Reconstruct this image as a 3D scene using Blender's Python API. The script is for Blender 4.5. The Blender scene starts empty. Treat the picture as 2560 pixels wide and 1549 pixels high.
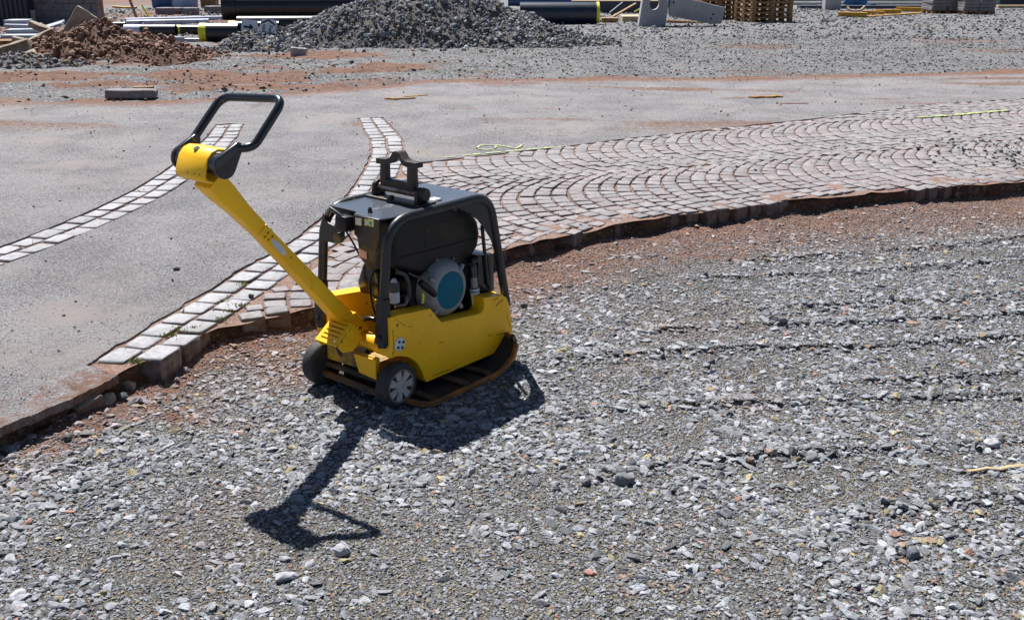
import bpy, bmesh, math, random
import numpy as np
from mathutils import Vector, Matrix, Euler, noise as mnoise
from mathutils.geometry import delaunay_2d_cdt, intersect_point_line

random.seed(7)
rng = np.random.default_rng(11)
SC = bpy.context.scene
COL = SC.collection

# ------------------------------------------------------------------ camera, sky, sun, exposure
CAM_H, FPX, PITCH = 1.52, 2600.0, math.radians(19.28)
cd = bpy.data.cameras.new('camera')
cd.sensor_fit = 'HORIZONTAL'; cd.sensor_width = 36.0; cd.lens = FPX / 2560 * 36.0
cd.clip_start = 0.05; cd.clip_end = 2000
cam = bpy.data.objects.new('camera', cd); COL.objects.link(cam)
cam.location = (0, 0, CAM_H); cam.rotation_euler = (math.pi / 2 - PITCH, 0, 0)
SC.camera = cam

SUN_DIR = Vector((0.30, -0.594, -1.0)).normalized()
elev = math.asin(-SUN_DIR.z)
wd = bpy.data.worlds.new('World'); SC.world = wd; wd.use_nodes = True
wn = wd.node_tree.nodes; wl = wd.node_tree.links; wn.clear()
wo = wn.new('ShaderNodeOutputWorld'); wb = wn.new('ShaderNodeBackground'); ws = wn.new('ShaderNodeTexSky')
ws.sky_type = 'NISHITA'; ws.sun_disc = False; ws.air_density = 0.7; ws.dust_density = 0.3; ws.sun_elevation = elev
ws.sun_rotation = math.atan2(-SUN_DIR.x, -SUN_DIR.y)
wb.inputs['Strength'].default_value = 0.05
wl.new(ws.outputs[0], wb.inputs[0]); wl.new(wb.outputs[0], wo.inputs[0])
sd = bpy.data.lights.new('sun', 'SUN'); sd.energy = 5.0; sd.angle = math.radians(0.53); sd.color = (1.0, 0.975, 0.94)
sun = bpy.data.objects.new('sun', sd); COL.objects.link(sun)
sun.rotation_euler = SUN_DIR.to_track_quat('-Z', 'Y').to_euler(); sun.location = (-3, 6, 10)
SC.view_settings.view_transform = 'Standard'; SC.view_settings.look = 'None'
SC.view_settings.gamma = 1.0; SC.view_settings.exposure = 0.88
SC.view_settings.use_curve_mapping = False

# ------------------------------------------------------------------ small maths
PAVE = 0.10                                   # paved level above the gravel bed
SLOPE, Y0 = 0.02, 10.5                        # the building site behind falls away gently
def zfar(y): return PAVE - SLOPE * max(0.0, y - Y0)
_c, _s = math.cos(PITCH), math.sin(PITCH)
def ray(px, py):
    u = (px - 1280) / FPX; v = (py - 774.5) / FPX
    return Vector((u, _c - v * _s, -(_s + v * _c)))
def at(px, py, z=None):
    """spot on the ground seen at this place of the photo (z: height of a level plane; None: the site ground)"""
    d = ray(px, py)
    if z is not None:
        t = (z - CAM_H) / d.z; return Vector((t * d.x, t * d.y, z))
    t = (PAVE - CAM_H) / d.z
    if t * d.y > Y0:
        t = (PAVE + SLOPE * Y0 - CAM_H) / (d.z + SLOPE * d.y)
    y = t * d.y
    return Vector((t * d.x, y, zfar(y)))
def ppm(p): return FPX / (p.y * _c + (CAM_H - p.z) * _s)
def project(x, y, z):
    zc = y * _c - (z - CAM_H) * _s; yc = -y * _s - (z - CAM_H) * _c
    return 1280 + FPX * x / zc, 774.5 + FPX * yc / zc

def _hash(ix, iy, seed):
    n = (ix * 374761393 + iy * 668265263 + seed * 1274126177) & 0xFFFFFFFF
    n = ((n ^ (n >> 13)) * 1274126177) & 0xFFFFFFFF
    return ((n ^ (n >> 16)) & 0xFFFF) / 65535.0
def vnoise(x, y, seed=0):
    x = np.asarray(x, float); y = np.asarray(y, float)
    ix = np.floor(x).astype(np.int64); iy = np.floor(y).astype(np.int64)
    fx = x - ix; fy = y - iy
    fx = fx * fx * (3 - 2 * fx); fy = fy * fy * (3 - 2 * fy)
    a = _hash(ix, iy, seed); b = _hash(ix + 1, iy, seed); c = _hash(ix, iy + 1, seed); d = _hash(ix + 1, iy + 1, seed)
    return (a * (1 - fx) + b * fx) * (1 - fy) + (c * (1 - fx) + d * fx) * fy
def fbm(x, y, seed=0, oct=4):
    r = 0; a = 0.5
    for k in range(oct):
        r = r + a * vnoise(np.asarray(x) * 2 ** k, np.asarray(y) * 2 ** k, seed + k * 17); a *= 0.5
    return r / (1 - 0.5 ** oct)
def sstep(a, b, x): t = np.clip((np.asarray(x, float) - a) / (b - a), 0, 1); return t * t * (3 - 2 * t)

KERB = [(-4.2, -1.8), (-2.6, 1.15), (-1.61, 2.968), (-1.554, 3.069), (-1.491, 3.174), (-1.43, 3.294), (-1.39, 3.412), (-1.325, 3.55),
        (-1.275, 3.625), (-1.24, 3.70), (-1.21, 3.80), (-1.165, 3.875), (-1.106, 3.90), (-1.024, 3.96), (-0.913, 4.05),
        (-0.828, 4.13), (-0.45, 4.57), (-0.048, 4.963), (0.175, 5.164), (0.535, 5.44), (0.925, 5.70), (1.218, 5.83), (1.711, 6.05),
        (2.436, 6.33), (3.286, 6.575), (5.0, 6.95), (8.0, 7.4), (14.0, 8.1)]
_kx = np.array([k[0] for k in KERB]); _ky = np.array([k[1] for k in KERB])
def kerb(x): return np.interp(x, _kx, _ky)
def kerb_dist(x, y):
    """rough distance from the cut edge, positive on the gravel side"""
    s = (kerb(np.asarray(x) + 0.05) - kerb(np.asarray(x) - 0.05)) / 0.1
    return (kerb(x) - y) / np.sqrt(1 + s * s)

# ------------------------------------------------------------------ materials
MATS = {}
def material(name, col, col2=None, scale=8.0, rough=0.7, metal=0.0, bump=0.0, bscale=40.0, contrast=(0.35, 0.65),
             dirt=None, dscale=5.0, dcut=(0.55, 0.7), dist=0.004, detail=6.0, rough2=None, spec=0.5, speck=None, spscale=200.0, spcut=(0.62, 0.68), coat=0.0):
    if name in MATS: return MATS[name]
    m = bpy.data.materials.new(name); m.use_nodes = True
    nt = m.node_tree; N = nt.nodes; Lk = nt.links
    b = N['Principled BSDF']; tc = N.new('ShaderNodeTexCoord')
    b.inputs['Roughness'].default_value = rough; b.inputs['Metallic'].default_value = metal
    b.inputs['Specular IOR Level'].default_value = spec
    if coat: b.inputs['Coat Weight'].default_value = coat; b.inputs['Coat Roughness'].default_value = 0.25
    def noise(sc, det=detail, ro=0.6):
        n = N.new('ShaderNodeTexNoise'); n.inputs['Scale'].default_value = sc; n.inputs['Detail'].default_value = det
        n.inputs['Roughness'].default_value = ro; Lk.new(tc.outputs['Object'], n.inputs['Vector']); return n
    def ramp(src, lo, hi):
        r = N.new('ShaderNodeMapRange'); r.interpolation_type = 'SMOOTHSTEP'
        r.inputs['From Min'].default_value = lo; r.inputs['From Max'].default_value = hi
        Lk.new(src, r.inputs['Value']); return r.outputs[0]
    def mix(f, a, c):
        x = N.new('ShaderNodeMix'); x.data_type = 'RGBA'; Lk.new(f, x.inputs[0])
        for s, v in ((6, a), (7, c)):
            if isinstance(v, tuple): x.inputs[s].default_value = (*v, 1)
            else: Lk.new(v, x.inputs[s])
        return x.outputs[2]
    cur = col
    if col2 is not None: cur = mix(ramp(noise(scale).outputs[0], *contrast), col, col2)
    if speck is not None: cur = mix(ramp(noise(spscale, 2.0).outputs[0], *spcut), cur, speck)
    if dirt is not None:
        f = ramp(noise(dscale, 8.0, 0.7).outputs[0], *dcut); cur = mix(f, cur, dirt)
        if rough2 is not None:
            r = N.new('ShaderNodeMapRange'); r.inputs['To Min'].default_value = rough; r.inputs['To Max'].default_value = rough2
            Lk.new(f, r.inputs['Value']); Lk.new(r.outputs[0], b.inputs['Roughness'])
    if isinstance(cur, tuple): b.inputs['Base Color'].default_value = (*cur, 1)
    else: Lk.new(cur, b.inputs['Base Color'])
    if bump:
        bp = N.new('ShaderNodeBump'); bp.inputs['Strength'].default_value = bump; bp.inputs['Distance'].default_value = dist
        Lk.new(noise(bscale, 5.0, 0.65).outputs[0], bp.inputs['Height']); Lk.new(bp.outputs[0], b.inputs['Normal'])
    MATS[name] = m; return m

def tone_material(name, kind='INSTANCER', rough=0.85, nscale=3.0, bump=0.6, dark=0.55, soil=None):
    """stone: its own colour from the 'tone' attribute, mottled by noise"""
    if name in MATS: return MATS[name]
    m = bpy.data.materials.new(name); m.use_nodes = True
    nt = m.node_tree; N = nt.nodes; Lk = nt.links; b = N['Principled BSDF']
    b.inputs['Roughness'].default_value = rough
    a = N.new('ShaderNodeAttribute'); a.attribute_type = kind; a.attribute_name = 'tone'
    tc = N.new('ShaderNodeTexCoord'); n = N.new('ShaderNodeTexNoise'); n.inputs['Scale'].default_value = nscale; n.inputs['Detail'].default_value = 5
    Lk.new(tc.outputs['Object'], n.inputs['Vector'])
    mr = N.new('ShaderNodeMapRange'); mr.inputs['From Min'].default_value = 0.3; mr.inputs['From Max'].default_value = 0.7
    mr.inputs['To Min'].default_value = dark; mr.inputs['To Max'].default_value = 1.15; Lk.new(n.outputs[0], mr.inputs['Value'])
    x = N.new('ShaderNodeMix'); x.data_type = 'RGBA'; x.blend_type = 'MULTIPLY'; x.inputs[0].default_value = 1
    Lk.new(a.outputs['Color'], x.inputs[6]); Lk.new(mr.outputs[0], x.inputs[7]); Lk.new(x.outputs[2], b.inputs['Base Color'])
    if bump:
        bp = N.new('ShaderNodeBump'); bp.inputs['Strength'].default_value = bump; bp.inputs['Distance'].default_value = 0.003
        Lk.new(n.outputs[0], bp.inputs['Height']); Lk.new(bp.outputs[0], b.inputs['Normal'])
    if soil:
        ge = N.new('ShaderNodeNewGeometry'); Lk.new(ge.outputs['Position'], n.inputs['Vector']); sp = N.new('ShaderNodeSeparateXYZ'); Lk.new(ge.outputs['True Normal'], sp.inputs[0])
        r2 = N.new('ShaderNodeMapRange'); r2.inputs['From Min'].default_value = 0.75; r2.inputs['From Max'].default_value = 0.3; Lk.new(sp.outputs[2], r2.inputs['Value'])
        n2 = N.new('ShaderNodeTexNoise'); n2.inputs['Scale'].default_value = nscale * 0.5; n2.inputs['Detail'].default_value = 6; Lk.new(ge.outputs['Position'], n2.inputs['Vector'])
        r3 = N.new('ShaderNodeMapRange'); r3.inputs['From Min'].default_value = 0.56; r3.inputs['From Max'].default_value = 0.70; r3.inputs['To Max'].default_value = 0.45; Lk.new(n2.outputs[0], r3.inputs['Value'])
        r4 = N.new('ShaderNodeMapRange'); r4.inputs['From Min'].default_value = 0.35; r4.inputs['From Max'].default_value = 0.6; r4.inputs['To Min'].default_value = 0.45; Lk.new(n2.outputs[0], r4.inputs['Value'])
        mm = N.new('ShaderNodeMath'); mm.operation = 'MULTIPLY'; Lk.new(r2.outputs[0], mm.inputs[0]); Lk.new(r4.outputs[0], mm.inputs[1])
        mx = N.new('ShaderNodeMath'); mx.operation = 'MAXIMUM'; Lk.new(mm.outputs[0], mx.inputs[0]); Lk.new(r3.outputs[0], mx.inputs[1])
        y = N.new('ShaderNodeMix'); y.data_type = 'RGBA'; Lk.new(mx.outputs[0], y.inputs[0]); Lk.new(x.outputs[2], y.inputs[6]); y.inputs[7].default_value = (*soil, 1)
        Lk.new(y.outputs[2], b.inputs['Base Color'])
    MATS[name] = m; return m

# ------------------------------------------------------------------ mesh building
def link(o, parent=None):
    COL.objects.link(o)
    if parent is not None: o.parent = parent
    return o
def tag(o, label=None, category=None, group=None, kind=None):
    if label: o['label'] = label
    if category: o['category'] = category
    if group: o['group'] = group
    if kind: o['kind'] = kind
    return o
def empty(name, loc, rz=0.0, label=None, category=None, group=None):
    o = bpy.data.objects.new(name, None); o.empty_display_size = 0.1
    o.location = loc; o.rotation_euler = (0, 0, rz); link(o); return tag(o, label, category, group)

class MB:
    def __init__(s): s.v = []; s.f = []
    def add(s, vs, fs):
        k = len(s.v); s.v += [tuple(v) for v in vs]; s.f += [tuple(i + k for i in f) for f in fs]; return s
    def box(s, c, size, rot=None, taper=1.0):
        hx, hy, hz = size[0] / 2, size[1] / 2, size[2] / 2
        vs = [Vector((sx * hx * (taper if sz > 0 else 1), sy * hy * (taper if sz > 0 else 1), sz * hz)) for sz in (-1, 1) for sx, sy in ((-1, -1), (1, -1), (1, 1), (-1, 1))]
        if rot is not None:
            R = rot if isinstance(rot, Matrix) else Euler(rot).to_matrix()
            vs = [R @ v for v in vs]
        c = Vector(c)
        return s.add([v + c for v in vs], [(3, 2, 1, 0), (4, 5, 6, 7), (0, 1, 5, 4), (1, 2, 6, 5), (2, 3, 7, 6), (3, 0, 4, 7)])
    def bar(s, p0, p1, w, h, up=(0, 0, 1)):
        p0 = Vector(p0); p1 = Vector(p1); d = (p1 - p0); x = d.normalized(); z = Vector(up); y = z.cross(x).normalized(); z = x.cross(y)
        R = Matrix((x, y, z)).transposed()
        return s.box((p0 + p1) / 2, (d.length, w, h), R)
    def tube(s, path, r, n=12, closed=False, caps=True):
        P = [Vector(p) for p in path]; m = len(P)
        rs = r if isinstance(r, (list, tuple)) else [r] * m
        tan = []
        for i in range(m):
            a = P[(i - 1) % m] if (closed or i > 0) else P[i]; b = P[(i + 1) % m] if (closed or i < m - 1) else P[i]
            tan.append((b - a).normalized())
        nrm = tan[0].orthogonal().normalized(); vs = []
        for i in range(m):
            nrm = (nrm - tan[i] * nrm.dot(tan[i])).normalized(); bi = tan[i].cross(nrm)
            for k in range(n):
                a = 2 * math.pi * k / n; vs.append(P[i] + (nrm * math.cos(a) + bi * math.sin(a)) * rs[i])
        fs = []
        for i in range(m if closed else m - 1):
            j = (i + 1) % m
            for k in range(n): fs.append((i * n + k, i * n + (k + 1) % n, j * n + (k + 1) % n, j * n + k))
        if caps and not closed: fs.append(tuple(range(n))[::-1]); fs.append(tuple((m - 1) * n + k for k in range(n)))
        return s.add(vs, fs)
    def lathe(s, prof, c, axis, n=32, ref=None, a0=0.0, a1=2 * math.pi):
        """prof: (distance along axis, radius)"""
        ax = Vector(axis).normalized(); u = Vector(ref).normalized() if ref else ax.orthogonal().normalized(); v = ax.cross(u); c = Vector(c)
        full = abs(a1 - a0 - 2 * math.pi) < 1e-6; nn = n if full else n + 1; vs = []
        for h, r in prof:
            for k in range(nn):
                a = a0 + (a1 - a0) * k / n; vs.append(c + ax * h + (u * math.cos(a) + v * math.sin(a)) * r)
        fs = []
        for i in range(len(prof) - 1):
            for k in range(n if full else n):
                k2 = (k + 1) % nn; fs.append((i * nn + k, i * nn + k2, (i + 1) * nn + k2, (i + 1) * nn + k))
        if full and prof[0][1] > 1e-5: fs.append(tuple(range(nn))[::-1])
        if full and prof[-1][1] > 1e-5: fs.append(tuple((len(prof) - 1) * nn + k for k in range(nn)))
        return s.add(vs, fs)
    def prism(s, pts, fn, d0, d1):
        """pts: 2d outline, fn(a, b, d) -> xyz"""
        n = len(pts); vs = [fn(a, b, d0) for a, b in pts] + [fn(a, b, d1) for a, b in pts]
        fs = [tuple(range(n))[::-1], tuple(range(n, 2 * n))] + [(i, (i + 1) % n, n + (i + 1) % n, n + i) for i in range(n)]
        return s.add(vs, fs)
    def mesh(s, name, mat=None, bevel=0.0, seg=2, smooth=None, jitter=0.0, subdiv=0, seed=0):
        me = bpy.data.meshes.new(name); bm = bmesh.new()
        bv = [bm.verts.new(v) for v in s.v]
        for f in s.f:
            try: bm.faces.new([bv[i] for i in f])
            except ValueError: pass
        bmesh.ops.remove_doubles(bm, verts=bm.verts, dist=1e-6)
        bmesh.ops.recalc_face_normals(bm, faces=bm.faces)
        if bevel:
            ed = [e for e in bm.edges if len(e.link_faces) == 2 and e.calc_face_angle(0) > 0.5]
            bmesh.ops.bevel(bm, geom=ed, offset=bevel, segments=seg, affect='EDGES', clamp_overlap=True, profile=0.5)
        if subdiv:
            bmesh.ops.triangulate(bm, faces=[f for f in bm.faces if len(f.verts) > 4])
            bmesh.ops.subdivide_edges(bm, edges=bm.edges, cuts=subdiv, use_grid_fill=True)
        if jitter:
            for v in bm.verts:
                k = v.co * (1.0 / max(jitter * 6, 1e-4)) + Vector((seed * 3.1, seed * 1.7, 0)); v.co += mnoise.noise_vector(k) * jitter
        bm.to_mesh(me); bm.free()
        if smooth is not None:
            me.polygons.foreach_set('use_smooth', [True] * len(me.polygons)); me.set_sharp_from_angle(angle=math.radians(smooth))
        if mat: me.materials.append(mat)
        return me
    def build(s, name, mat, parent=None, **k):
        return link(bpy.data.objects.new(name, s.mesh(name, mat, **k)), parent)

def round_path(pts, rad, n=5, closed=False):
    P = [Vector(p) for p in pts]; out = []; m = len(P)
    for i in range(m):
        if not closed and i in (0, m - 1): out.append(P[i]); continue
        a = P[(i - 1) % m] - P[i]; b = P[(i + 1) % m] - P[i]
        r = min(rad if not isinstance(rad, (list, tuple)) else rad[i], a.length * 0.49, b.length * 0.49)
        p0 = P[i] + a.normalized() * r; p1 = P[i] + b.normalized() * r
        for k in range(n + 1):
            t = k / n; out.append(p0 * (1 - t) ** 2 + P[i] * 2 * t * (1 - t) + p1 * t * t)
    return out
def grid_mesh(name, X, Y, Z, mats, cols=None, smooth=True, face_mat=None):
    ny, nx = X.shape
    me = bpy.data.meshes.new(name)
    vs = np.stack([X, Y, Z], -1).reshape(-1, 3)
    i = np.arange(nx * ny).reshape(ny, nx)
    fs = np.stack([i[:-1, :-1], i[:-1, 1:], i[1:, 1:], i[1:, :-1]], -1).reshape(-1, 4)
    me.vertices.add(len(vs)); me.vertices.foreach_set('co', vs.astype(np.float32).ravel())
    me.loops.add(len(fs) * 4); me.loops.foreach_set('vertex_index', fs.astype(np.int32).ravel())
    me.polygons.add(len(fs)); me.polygons.foreach_set('loop_start', np.arange(0, len(fs) * 4, 4, dtype=np.int32))
    me.polygons.foreach_set('use_smooth', np.full(len(fs), smooth))
    for m in mats: me.materials.append(m)
    if cols:
        for k, c in cols.items():
            at_ = me.attributes.new(k, 'FLOAT', 'POINT'); at_.data.foreach_set('value', np.asarray(c, np.float32).ravel())
    me.update(); me.validate()
    return me

def crushed(n=14, flat=0.6, seed=0, long=1.3):
    """crushed stone: convex hull of a random point set, about 1 across in radius"""
    r = random.Random(seed); bm = bmesh.new()
    for _ in range(n):
        while True:
            p = Vector((r.uniform(-1, 1), r.uniform(-1, 1), r.uniform(-1, 1)))
            if 0.25 < p.length < 1: break
        p.normalize(); p *= r.uniform(0.82, 1.0)
        bm.verts.new((p.x * long * 0.9, p.y * 0.9, p.z * flat))
    bmesh.ops.convex_hull(bm, input=bm.verts)
    loose = [v for v in bm.verts if not v.link_faces]; bmesh.ops.delete(bm, geom=loose, context='VERTS')
    bmesh.ops.recalc_face_normals(bm, faces=bm.faces)
    bm.verts.index_update(); vs = [v.co.copy() for v in bm.verts]; fs = [tuple(v.index for v in f.verts) for f in bm.faces]
    bm.free(); return vs, fs
def round_stone(seed=0, flat=0.7, amp=0.22):
    bm = bmesh.new(); bmesh.ops.create_icosphere(bm, subdivisions=2, radius=1.0)
    o = Vector((seed * 5.3, seed * 2.7, seed))
    for v in bm.verts: v.co *= 1 + mnoise.noise(v.co * 1.3 + o) * amp * 2; v.co.z *= flat; v.co.x *= 1.2
    vs = [v.co.copy() for v in bm.verts]; fs = [tuple(v.index for v in f.verts) for f in bm.faces]; bm.free(); return vs, fs

SCATTER_TREE = None
def scatter_tree():
    global SCATTER_TREE
    if SCATTER_TREE: return SCATTER_TREE
    t = bpy.data.node_groups.new('scatter stones', 'GeometryNodeTree')
    t.interface.new_socket('Geometry', in_out='INPUT', socket_type='NodeSocketGeometry')
    t.interface.new_socket('Geometry', in_out='OUTPUT', socket_type='NodeSocketGeometry')
    N = t.nodes; Lk = t.links; gi = N.new('NodeGroupInput'); go = N.new('NodeGroupOutput')
    def named(nm, ty):
        a = N.new('GeometryNodeInputNamedAttribute'); a.data_type = ty; a.inputs['Name'].default_value = nm; return a.outputs['Attribute']
    def sel(k, src):
        c = N.new('FunctionNodeCompare'); c.data_type = 'INT'; c.operation = 'EQUAL'
        ai = [i for i in c.inputs if i.enabled or True]
        Lk.new(named('cls', 'INT'), c.inputs[2]); c.inputs[3].default_value = k
        sp = N.new('GeometryNodeSeparateGeometry'); sp.domain = 'POINT'
        Lk.new(src, sp.inputs['Geometry']); Lk.new(c.outputs[0], sp.inputs['Selection']); return sp.outputs[0]
    var = sel(0, gi.outputs[0]); pts = sel(1, gi.outputs[0]); base = sel(2, gi.outputs[0])
    si = N.new('GeometryNodeSplitToInstances'); si.domain = 'FACE'
    Lk.new(var, si.inputs['Geometry']); Lk.new(named('vid', 'INT'), si.inputs['Group ID'])
    ip = N.new('GeometryNodeInstanceOnPoints'); Lk.new(pts, ip.inputs['Points']); Lk.new(si.outputs['Instances'], ip.inputs['Instance'])
    ip.inputs['Pick Instance'].default_value = True
    Lk.new(named('pick', 'INT'), ip.inputs['Instance Index']); Lk.new(named('rt', 'FLOAT_VECTOR'), ip.inputs['Rotation']); Lk.new(named('sc', 'FLOAT_VECTOR'), ip.inputs['Scale'])
    j = N.new('GeometryNodeJoinGeometry'); Lk.new(base, j.inputs[0]); Lk.new(ip.outputs[0], j.inputs[0]); Lk.new(j.outputs[0], go.inputs[0])
    SCATTER_TREE = t; return t
def scatter(name, variants, pos, sc, rt, tone, mat, base=None, base_mat=None, parent=None):
    """one object: many stones instanced on points (and, if given, the heap they lie on)"""
    vv = []; ff = []; vid = []
    for k, (vs, fs) in enumerate(variants):
        o = len(vv); vv += [tuple(v) for v in vs]; ff += [tuple(i + o for i in f) for f in fs]; vid += [k] * len(fs)
    nvar = len(vv); nfv = len(ff)
    nb = 0
    if base is not None:
        o = len(vv); vv += [tuple(v) for v in base[0]]; ff += [tuple(i + o for i in f) for f in base[1]]; vid += [-1] * len(base[1]); nb = len(base[0])
    n = len(pos); vall = np.vstack([np.array(vv, float).reshape(-1, 3), pos])
    me = bpy.data.meshes.new(name); me.from_pydata(vall.tolist(), [], ff)
    me.materials.append(mat)
    if base is not None:
        me.materials.append(base_mat)
        mi = np.zeros(len(ff), np.int32); mi[nfv:] = 1; me.polygons.foreach_set('material_index', mi)
        sm = np.zeros(len(ff), bool); sm[nfv:] = True; me.polygons.foreach_set('use_smooth', sm)
    def attr(nm, ty, dom, data, key):
        a = me.attributes.new(nm, ty, dom); a.data.foreach_set(key, np.ascontiguousarray(data).ravel())
    cls = np.zeros(len(vall), np.int32); cls[nvar:nvar + nb] = 2; cls[nvar + nb:] = 1
    pad = lambda a, w: np.vstack([np.zeros((nvar + nb, w)), a]).astype(np.float32)
    attr('cls', 'INT', 'POINT', cls, 'value'); attr('vid', 'INT', 'FACE', np.array(vid, np.int32), 'value')
    attr('sc', 'FLOAT_VECTOR', 'POINT', pad(sc, 3), 'vector'); attr('rt', 'FLOAT_VECTOR', 'POINT', pad(rt, 3), 'vector')
    attr('tone', 'FLOAT_COLOR', 'POINT', pad(np.hstack([tone, np.ones((n, 1))]), 4), 'color')
    pk = np.zeros(len(vall), np.int32); pk[nvar + nb:] = rng.integers(0, len(variants), n); attr('pick', 'INT', 'POINT', pk, 'value')
    o = bpy.data.objects.new(name, me); link(o, parent)
    md = o.modifiers.new('scatter', 'NODES'); md.node_group = scatter_tree(); return o
def rand_rot(n, tilt=0.25):
    return np.stack([rng.normal(0, tilt, n), rng.normal(0, tilt, n), rng.uniform(0, 6.283, n)], -1)
GREY = np.array([[.31, .315, .33], [.36, .365, .38], [.26, .265, .275], [.40, .405, .42], [.22, .225, .235], [.33, .33, .335], [.29, .29, .285], [.12, .122, .13], [.45, .455, .47]])
WARM = np.array([[.32, .22, .16], [.34, .28, .16], [.32, .18, .13], [.26, .21, .12], [.22, .19, .11]])
def stone_tones(n, warm=0.1, red=None, dark=None):
    g = np.array([.80, .815, .85]) * GREY[rng.integers(0, len(GREY), n)] * rng.uniform(0.75, 1.15, (n, 1))
    w = WARM[rng.integers(0, len(WARM), n)] * rng.uniform(0.8, 1.2, (n, 1))
    t = np.where((rng.random(n) < warm)[:, None], w, g)
    if red is not None:
        k = (np.clip(red, 0, 1) * rng.uniform(0.35, 1.0, n))[:, None]; t = t * (1 - k) + np.array([.29, .16, .11]) * k
    if dark is not None: t = t * dark
    return t
CRUSHED = [crushed(14 + k % 4, 0.34 + 0.07 * (k % 4), k, 1.1 + 0.12 * (k % 4)) for k in range(12)]
ROUND = [round_stone(k, 0.6 + 0.1 * (k % 3)) for k in range(6)]

# ------------------------------------------------------------------ ground materials
def ground_material(name, c1, c2, specks=(), dirt=((.235, .125, .085), (.15, .08, .055)), big=1.2, fine=60.0, bump=0.8, bdist=0.006, rough=0.9, patch=None):
    m = bpy.data.materials.new(name); m.use_nodes = True
    nt = m.node_tree; N = nt.nodes; Lk = nt.links; b = N['Principled BSDF']; b.inputs['Roughness'].default_value = rough
    b.inputs['Specular IOR Level'].default_value = 0.3
    tc = N.new('ShaderNodeTexCoord')
    def noise(sc, det=5.0, ro=0.6):
        n = N.new('ShaderNodeTexNoise'); n.inputs['Scale'].default_value = sc; n.inputs['Detail'].default_value = det; n.inputs['Roughness'].default_value = ro
        Lk.new(tc.outputs['Object'], n.inputs['Vector']); return n.outputs[0]
    def vor(sc):
        n = N.new('ShaderNodeTexVoronoi'); n.inputs['Scale'].default_value = sc; Lk.new(tc.outputs['Object'], n.inputs['Vector']); return n
    def ramp(src, lo, hi):
        r = N.new('ShaderNodeMapRange'); r.interpolation_type = 'SMOOTHSTEP'; r.inputs['From Min'].default_value = lo; r.inputs['From Max'].default_value = hi
        Lk.new(src, r.inputs['Value']); return r.outputs[0]
    def mix(f, a, c, bt='MIX'):
        x = N.new('ShaderNodeMix'); x.data_type = 'RGBA'; x.blend_type = bt
        if isinstance(f, float): x.inputs[0].default_value = f
        else: Lk.new(f, x.inputs[0])
        for s, v in ((6, a), (7, c)):
            if isinstance(v, tuple): x.inputs[s].default_value = (*v, 1)
            else: Lk.new(v, x.inputs[s])
        return x.outputs[2]
    def math_(op, a, b_):
        x = N.new('ShaderNodeMath'); x.operation = op
        for i, v in enumerate((a, b_)):
            if isinstance(v, float): x.inputs[i].default_value = v
            else: Lk.new(v, x.inputs[i])
        return x.outputs[0]
    cur = mix(ramp(noise(big, 6.0, 0.62), 0.35, 0.65), c1, c2)
    for (sc, lo, hi, col) in specks:
        v = vor(sc); bw = N.new('ShaderNodeRGBToBW'); Lk.new(v.outputs['Color'], bw.inputs[0])
        inside = ramp(v.outputs['Distance'], 0.55, 0.35); f = math_('MULTIPLY', ramp(bw.outputs[0], lo, hi), inside)
        cur = mix(f, cur, col)
    if patch: cur = mix(ramp(noise(patch[0], 7.0, 0.7), patch[1], patch[2]), cur, patch[3])
    a = N.new('ShaderNodeAttribute'); a.attribute_name = 'dirt'
    dc = mix(ramp(noise(9.0, 8.0, 0.7), 0.35, 0.65), dirt[0], dirt[1])
    df = math_('ADD', math_('MULTIPLY', a.outputs['Fac'], 1.3), math_('MULTIPLY', math_('SUBTRACT', noise(20.0, 9.0, 0.8), 0.62), 2.2))
    gate = math_('MULTIPLY', ramp(df, 0.0, 0.45), ramp(a.outputs['Fac'], 0.02, 0.2))
    cur = mix(gate, cur, dc)
    Lk.new(cur, b.inputs['Base Color'])
    h = math_('ADD', noise(fine, 6.0, 0.7), math_('MULTIPLY', noise(fine * 4, 3.0, 0.6), 0.5))
    bp = N.new('ShaderNodeBump'); bp.inputs['Strength'].default_value = bump; bp.inputs['Distance'].default_value = bdist
    Lk.new(h, bp.inputs['Height']); Lk.new(bp.outputs[0], b.inputs['Normal'])
    MATS[name] = m; return m
M_BED = ground_material('gravel fines with gap shade', (.072, .07, .062), (.12, .117, .106), [(220.0, .5, .6, (.36, .36, .37)), (150.0, .55, .65, (.06, .06, .065)), (260.0, .62, .7, (.30, .22, .12))], big=6.0, fine=120.0, bump=1.0, bdist=0.006)  # base colours darkened to imitate occlusion between the stones
M_ASPH = ground_material('old asphalt', (.170, .167, .178), (.275, .268, .276), [(140.0, .46, .58, (.40, .39, .40)), (120.0, .54, .64, (.06, .06, .068)), (100.0, .66, .72, (.29, .23, .19))], big=2.2, fine=55.0, bump=1.0, bdist=0.014, patch=(0.9, .50, .68, (.31, .275, .26)))
M_SAND = ground_material('joint sand', (.17, .095, .07), (.27, .165, .125), [(160.0, .6, .7, (.38, .34, .31))], big=5.0, fine=70.0, bump=1.0, bdist=0.008)
M_CUT = ground_material('dug soil', (.075, .045, .03), (.17, .085, .05), [(90.0, .6, .7, (.17, .12, .09)), (45.0, .68, .74, (.19, .16, .14))], big=6.0, fine=40.0, bump=1.2, bdist=0.015)
M_SITE = ground_material('site ground', (.115, .112, .112), (.195, .19, .19), [(45.0, .52, .62, (.32, .32, .335)), (60.0, .58, .66, (.08, .08, .085)), (28.0, .66, .72, (.34, .33, .33))], big=1.1, fine=28.0, bump=1.2, bdist=0.02)
M_LOW = ground_material('far gravel', (.20, .20, .20), (.28, .275, .27), [(40.0, .55, .65, (.38, .38, .39))], big=1.0, fine=50.0)
M_STONE = tone_material('crushed stone')
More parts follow.
